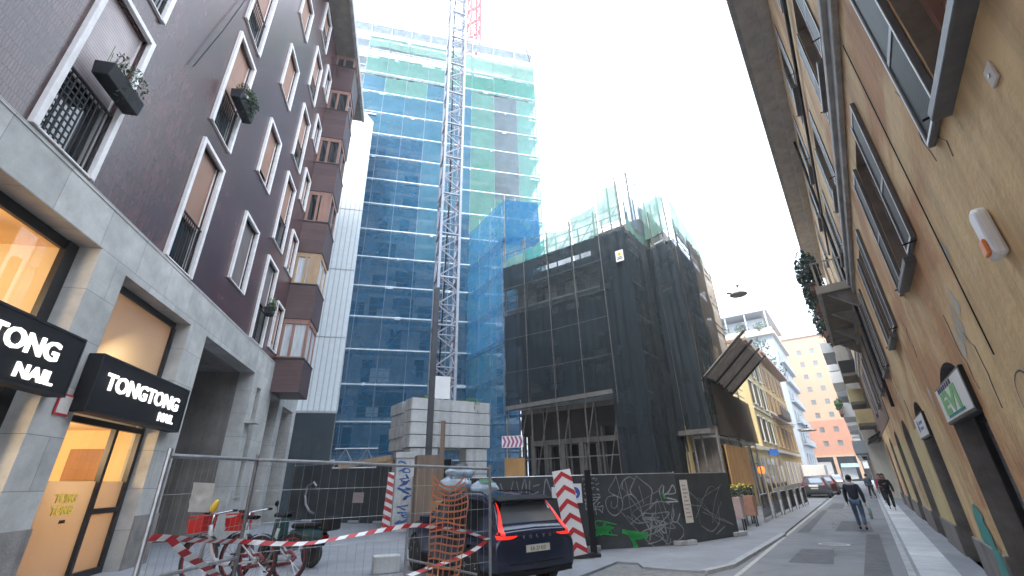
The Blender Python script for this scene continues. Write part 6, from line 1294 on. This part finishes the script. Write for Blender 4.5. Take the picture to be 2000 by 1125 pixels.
# ------------------------------------------------------------------ BIKES AND SCOOTER
def wheel(mb, c, r, tyre, m_t, m_r, spokes=18):
    mb.tube([(c[0]+r*math.cos(2*math.pi*i/32), c[1], c[2]+r*math.sin(2*math.pi*i/32)) for i in range(32)], tyre, 8, m_t, True)
def bike(label, loc, deg, scale, basket):
    t = thing('rental_bicycle', label, 'bicycle', loc, deg, 'rental bicycles leaning by the shop', scale); R_ = .33
    for x in (0,1.08):
        b = MB(); wheel(b,(0,0,0),R_,.024,0,0); w_ = b.build('wheel', M['rubber'], t, smooth=True); w_.location = (x,0,R_+.02)
        b = MB(); wheel(b,(0,0,0),R_-.035,.014,0,0); b.build('rim', M['rim_red'], w_, smooth=True)
        b = MB(); [b.tube([(0,.02*(-1)**i,0),((R_-.04)*math.cos(2*math.pi*i/20),0,(R_-.04)*math.sin(2*math.pi*i/20))],.0022,4) for i in range(20)]; b.lathe([(.03,-.05),(.03,.05)],(0,0,0),10,'y'); b.build('spokes', M['chrome'], w_)
    b = MB(); z0 = R_+.02
    b.tube([(1.0,0,.86),(.97,0,.72),(.86,0,.46),(.72,0,.33),(.55,0,.30),(.42,0,.31)], .036, 10); b.tube([(.42,0,.28),(.36,0,.55),(.31,0,.78)], .026, 8); b.tube([(.98,0,.80),(1.03,0,.62),(1.08,.05,z0)], .02, 8); b.tube([(1.03,0,.62),(1.08,-.05,z0)], .02, 8)
    for s in (-.05,.05): b.tube([(.40,s,.30),(0,s,z0)], .016, 6); b.tube([(.34,s,.62),(0,s,z0)], .013, 6)
    b.build('frame', M['frame_white'], t, smooth=True)
    b = MB(); b.tube([(.31,0,.76),(.285,0,.95)], .014, 8); b.build('seat_post', M['chrome'], t)
    b = MB(); b.grid(lambda u,v: (.16+.27*u, (.10-.075*u)*math.cos(2*math.pi*v), .965+.03*math.sin(2*math.pi*v)+.01*u), 8, 14); b.build('saddle', M['black'], t, smooth=True)
    b = MB(); b.tube([(.99,0,.82),(.98,0,1.02)], .016, 8); b.tube([(.86,-.30,1.06),(.96,-.22,1.04),(.99,0,1.02),(.96,.22,1.04),(.86,.30,1.06)], .014, 8); b.build('handlebar', M['chrome'], t, smooth=True)
    b = MB(); b.tube([(.80,s*.30,1.06) for s in (1,)]+[(.90,.30,1.06)], .02, 8); b.tube([(.80,-.30,1.06),(.90,-.30,1.06)], .02, 8); split(b, 'grip', M['black'], t)
    b = MB()
    for c,a0,a1 in (((0,z0),.2,2.9),((1.08,z0),.5,2.6)):
        n=12; 
        for i in range(n):
            p,q = a0+(a1-a0)*i/n, a0+(a1-a0)*(i+1)/n; rr2 = R_+.05; b.add([(c[0]+rr2*math.cos(p),-.04,c[1]+rr2*math.sin(p)),(c[0]+rr2*math.cos(q),-.04,c[1]+rr2*math.sin(q)),(c[0]+rr2*math.cos(q),.04,c[1]+rr2*math.sin(q)),(c[0]+rr2*math.cos(p),.04,c[1]+rr2*math.sin(p))],[(0,1,2,3)])
    split(b, 'mudguard', M['black'], t, smooth=True, fix=False)
    b = MB(); b.lathe([(.09,-.07),(.10,-.06),(.09,-.05)], (.42,0,.30), 18, 'y'); b.bar((.42,-.09,.30),(.50,-.09,.15),.02,.02); b.bar((.42,.09,.30),(.34,.09,.45),.02,.02); b.box(.46,.54,-.16,-.07,.13,.15); b.box(.30,.38,.07,.16,.45,.47); b.build('crank', M['dark_metal'], t)
    b = MB(); b.tube([(.42,-.06,.40),(0.02,-.06,z0+.08),(-.07,-.06,z0),(0.02,-.06,z0-.07),(.42,-.06,.22),(.5,-.06,.3)], .028, 8, 0, True); b.build('chain_guard', M['rim_red'], t, smooth=True)
    if basket:
        b = MB(); x0,x1,y,z,h = 1.04,1.32,.155,.76,.24
        for zz in (z,z+.09,z+.17,z+h):
            k = .86+.14*(zz-z)/h; b.tube([(x0,-y*k,zz),(x1*k+.02*0+(1-k)*1.2,-y*k,zz),(x1*k+(1-k)*1.2,y*k,zz),(x0,y*k,zz)], .012, 5, 0, True)
        b.box(x0+.01,x1-.06,-y*.86,y*.86,z-.01,z+.01)
        b.add([(x0,-y*.9,z+.01),(x0,y*.9,z+.01),(x0,y,z+h),(x0,-y,z+h)],[(0,1,2,3)]); b.add([(x1-.03,-y*.9,z+.01),(x1-.03,y*.9,z+.01),(x1,y,z+h-.05),(x1,-y,z+h-.05)],[(0,1,2,3)]); b.add([(x0,-y*.88,z),(x1-.03,-y*.88,z),(x1,-y,z+h-.08),(x0,-y,z+h)],[(0,1,2,3)]); b.add([(x0,y*.88,z),(x1-.03,y*.88,z),(x1,y,z+h-.08),(x0,y,z+h)],[(0,1,2,3)])
        b.build('basket', M['red_plastic'], t)
    return t
b0 = on_ground(492,1152); b1 = on_ground(366,1150); bd = b1-b0; sc = 1.62
bk = bike('white framed bicycle with red basket and red wheels lying nearest behind the tape', (b0.x,b0.y,.05), math.degrees(math.atan2(bd.y,bd.x)), bd.length/1.08*.93, True)
bike('second white bicycle with red basket, half hidden behind the first one', (*on_ground(556,1146)[:2],.05), math.degrees(math.atan2(bd.y,bd.x))-6, bd.length/1.08*.93, True)
yl = thing('yellow_bag', 'small yellow bundle stuck between the two red bicycle baskets', 'bag', bk.matrix_basis @ V((1.12,-.1,1.10))); b = MB(); b.grid(lambda p,q: (.16*math.cos(2*math.pi*p)*math.sin(math.pi*(.02+.96*q))*(1+.25*noise.noise(V((p*6,q*5,2)))), .14*math.sin(2*math.pi*p)*math.sin(math.pi*(.02+.96*q)), .34*math.cos(math.pi*(.02+.96*q))*(1+.2*noise.noise(V((p*5,q*4,8))))), 18, 12); b.v = [(x*.5+z*.22,y*.6,z*.55) for x,y,z in b.v]; b.build('wrap', M['yellow_plastic'], yl, smooth=True); b = MB(); b.tube([(0,0,.10),(.05,0,.17)], .03, 6); b.build('knot', M['yellow_plastic'], yl)
g_ = on_ground(604,1114); sct = thing('motor_scooter', 'dark teal motor scooter parked beyond the bicycles', 'scooter', (g_.x,g_.y,.05), math.degrees(math.atan2(bd.y,bd.x))-10, None, 1.15)
for x in (0,1.28):
    b = MB(); wheel(b,(0,0,0),.21,.06,0,0); w_ = b.build('wheel', M['rubber'], sct, smooth=True); w_.location = (x,0,.27); b = MB(); b.lathe([(.16,-.03),(.16,.03)],(0,0,0),20,'y'); [b.bar((0,0,0),(.16*math.cos(a),0,.16*math.sin(a)),.03,.03) for a in (0,1.26,2.51,3.77,5.03)]; b.build('rim', M['dark_metal'], w_)
b = MB(); b.grid(lambda u,v: (-.28+.95*u, (.06+.14*math.sin(math.pi*min(1,u*1.1+.1)))*math.cos(2*math.pi*v), .58+.10*u*(1-u)*2+.17*math.sin(2*math.pi*v)*(1-.2*u)), 14, 18); b.build('rear_body', M['teal_plastic'], sct, smooth=True)
b = MB(); b.grid(lambda u,v: (-.25+.85*u, .14*math.cos(2*math.pi*v)*(1-.3*u*u), .80+.055*math.sin(2*math.pi*v)+.05*(1-u)**2), 12, 14); b.build('seat', M['black'], sct, smooth=True)
b = MB(); b.prism([(.55,.30),(1.0,.30),(1.08,.45),(1.02,.95),(.95,.97),(.94,.5),(.88,.40),(.55,.40)], 'y', -.2, .2); b.build('leg_shield', M['teal_plastic'], sct, bevel=.05)
b = MB(); b.tube([(1.05,0,.5),(1.0,0,.95),(.97,0,1.02)], .03, 8); b.tube([(.88,-.3,1.08),(.96,-.12,1.05),(.96,.12,1.05),(.88,.3,1.08)], .018, 8); b.tube([(1.05,.07,.6),(1.28,.07,.27)], .025, 6); b.tube([(1.05,-.07,.6),(1.28,-.07,.27)], .025, 6); b.tube([(.92,.25,1.07),(.9,.3,1.25)], .008, 5); b.lathe([(0,-.0),(.06,0),(.06,.01),(0,.015)], (.9,.32,1.28), 12, 'x'); b.build('handlebar', M['black'], sct, smooth=True)
b = MB(); b.box(-.33,-.28,-.1,.1,.55,.63); b.build('tail_lamp', M['red_lens'], sct, bevel=.01); b = MB(); b.tube([(-.05,-.17,.33),(.45,-.17,.3)], .05, 8); b.build('exhaust', M['grey_metal'], sct, smooth=True); b = MB(); b.box(-.55,-.30,-.2,.2,.72,1.0); b.build('top_box', M['black'], sct, bevel=.05)

# ------------------------------------------------------------------ haze volume added to imitate veiling glare and lift the shadows
hz = MB(); hz.box(-60,150,-12,190,-2.2,78); hm = bpy.data.materials.new('glare_haze'); hm.use_nodes = True; hn = hm.node_tree.nodes; hn.remove(hn['Principled BSDF'])
pv = hn.new('ShaderNodeVolumePrincipled'); pv.inputs['Color'].default_value = (.93,.96,1,1); pv.inputs['Density'].default_value = .0016; pv.inputs['Anisotropy'].default_value = .3; hm.node_tree.links.new(pv.outputs[0], hn['Material Output'].inputs['Volume'])
ho = hz.build('haze', hm); ho['kind'] = 'stuff'
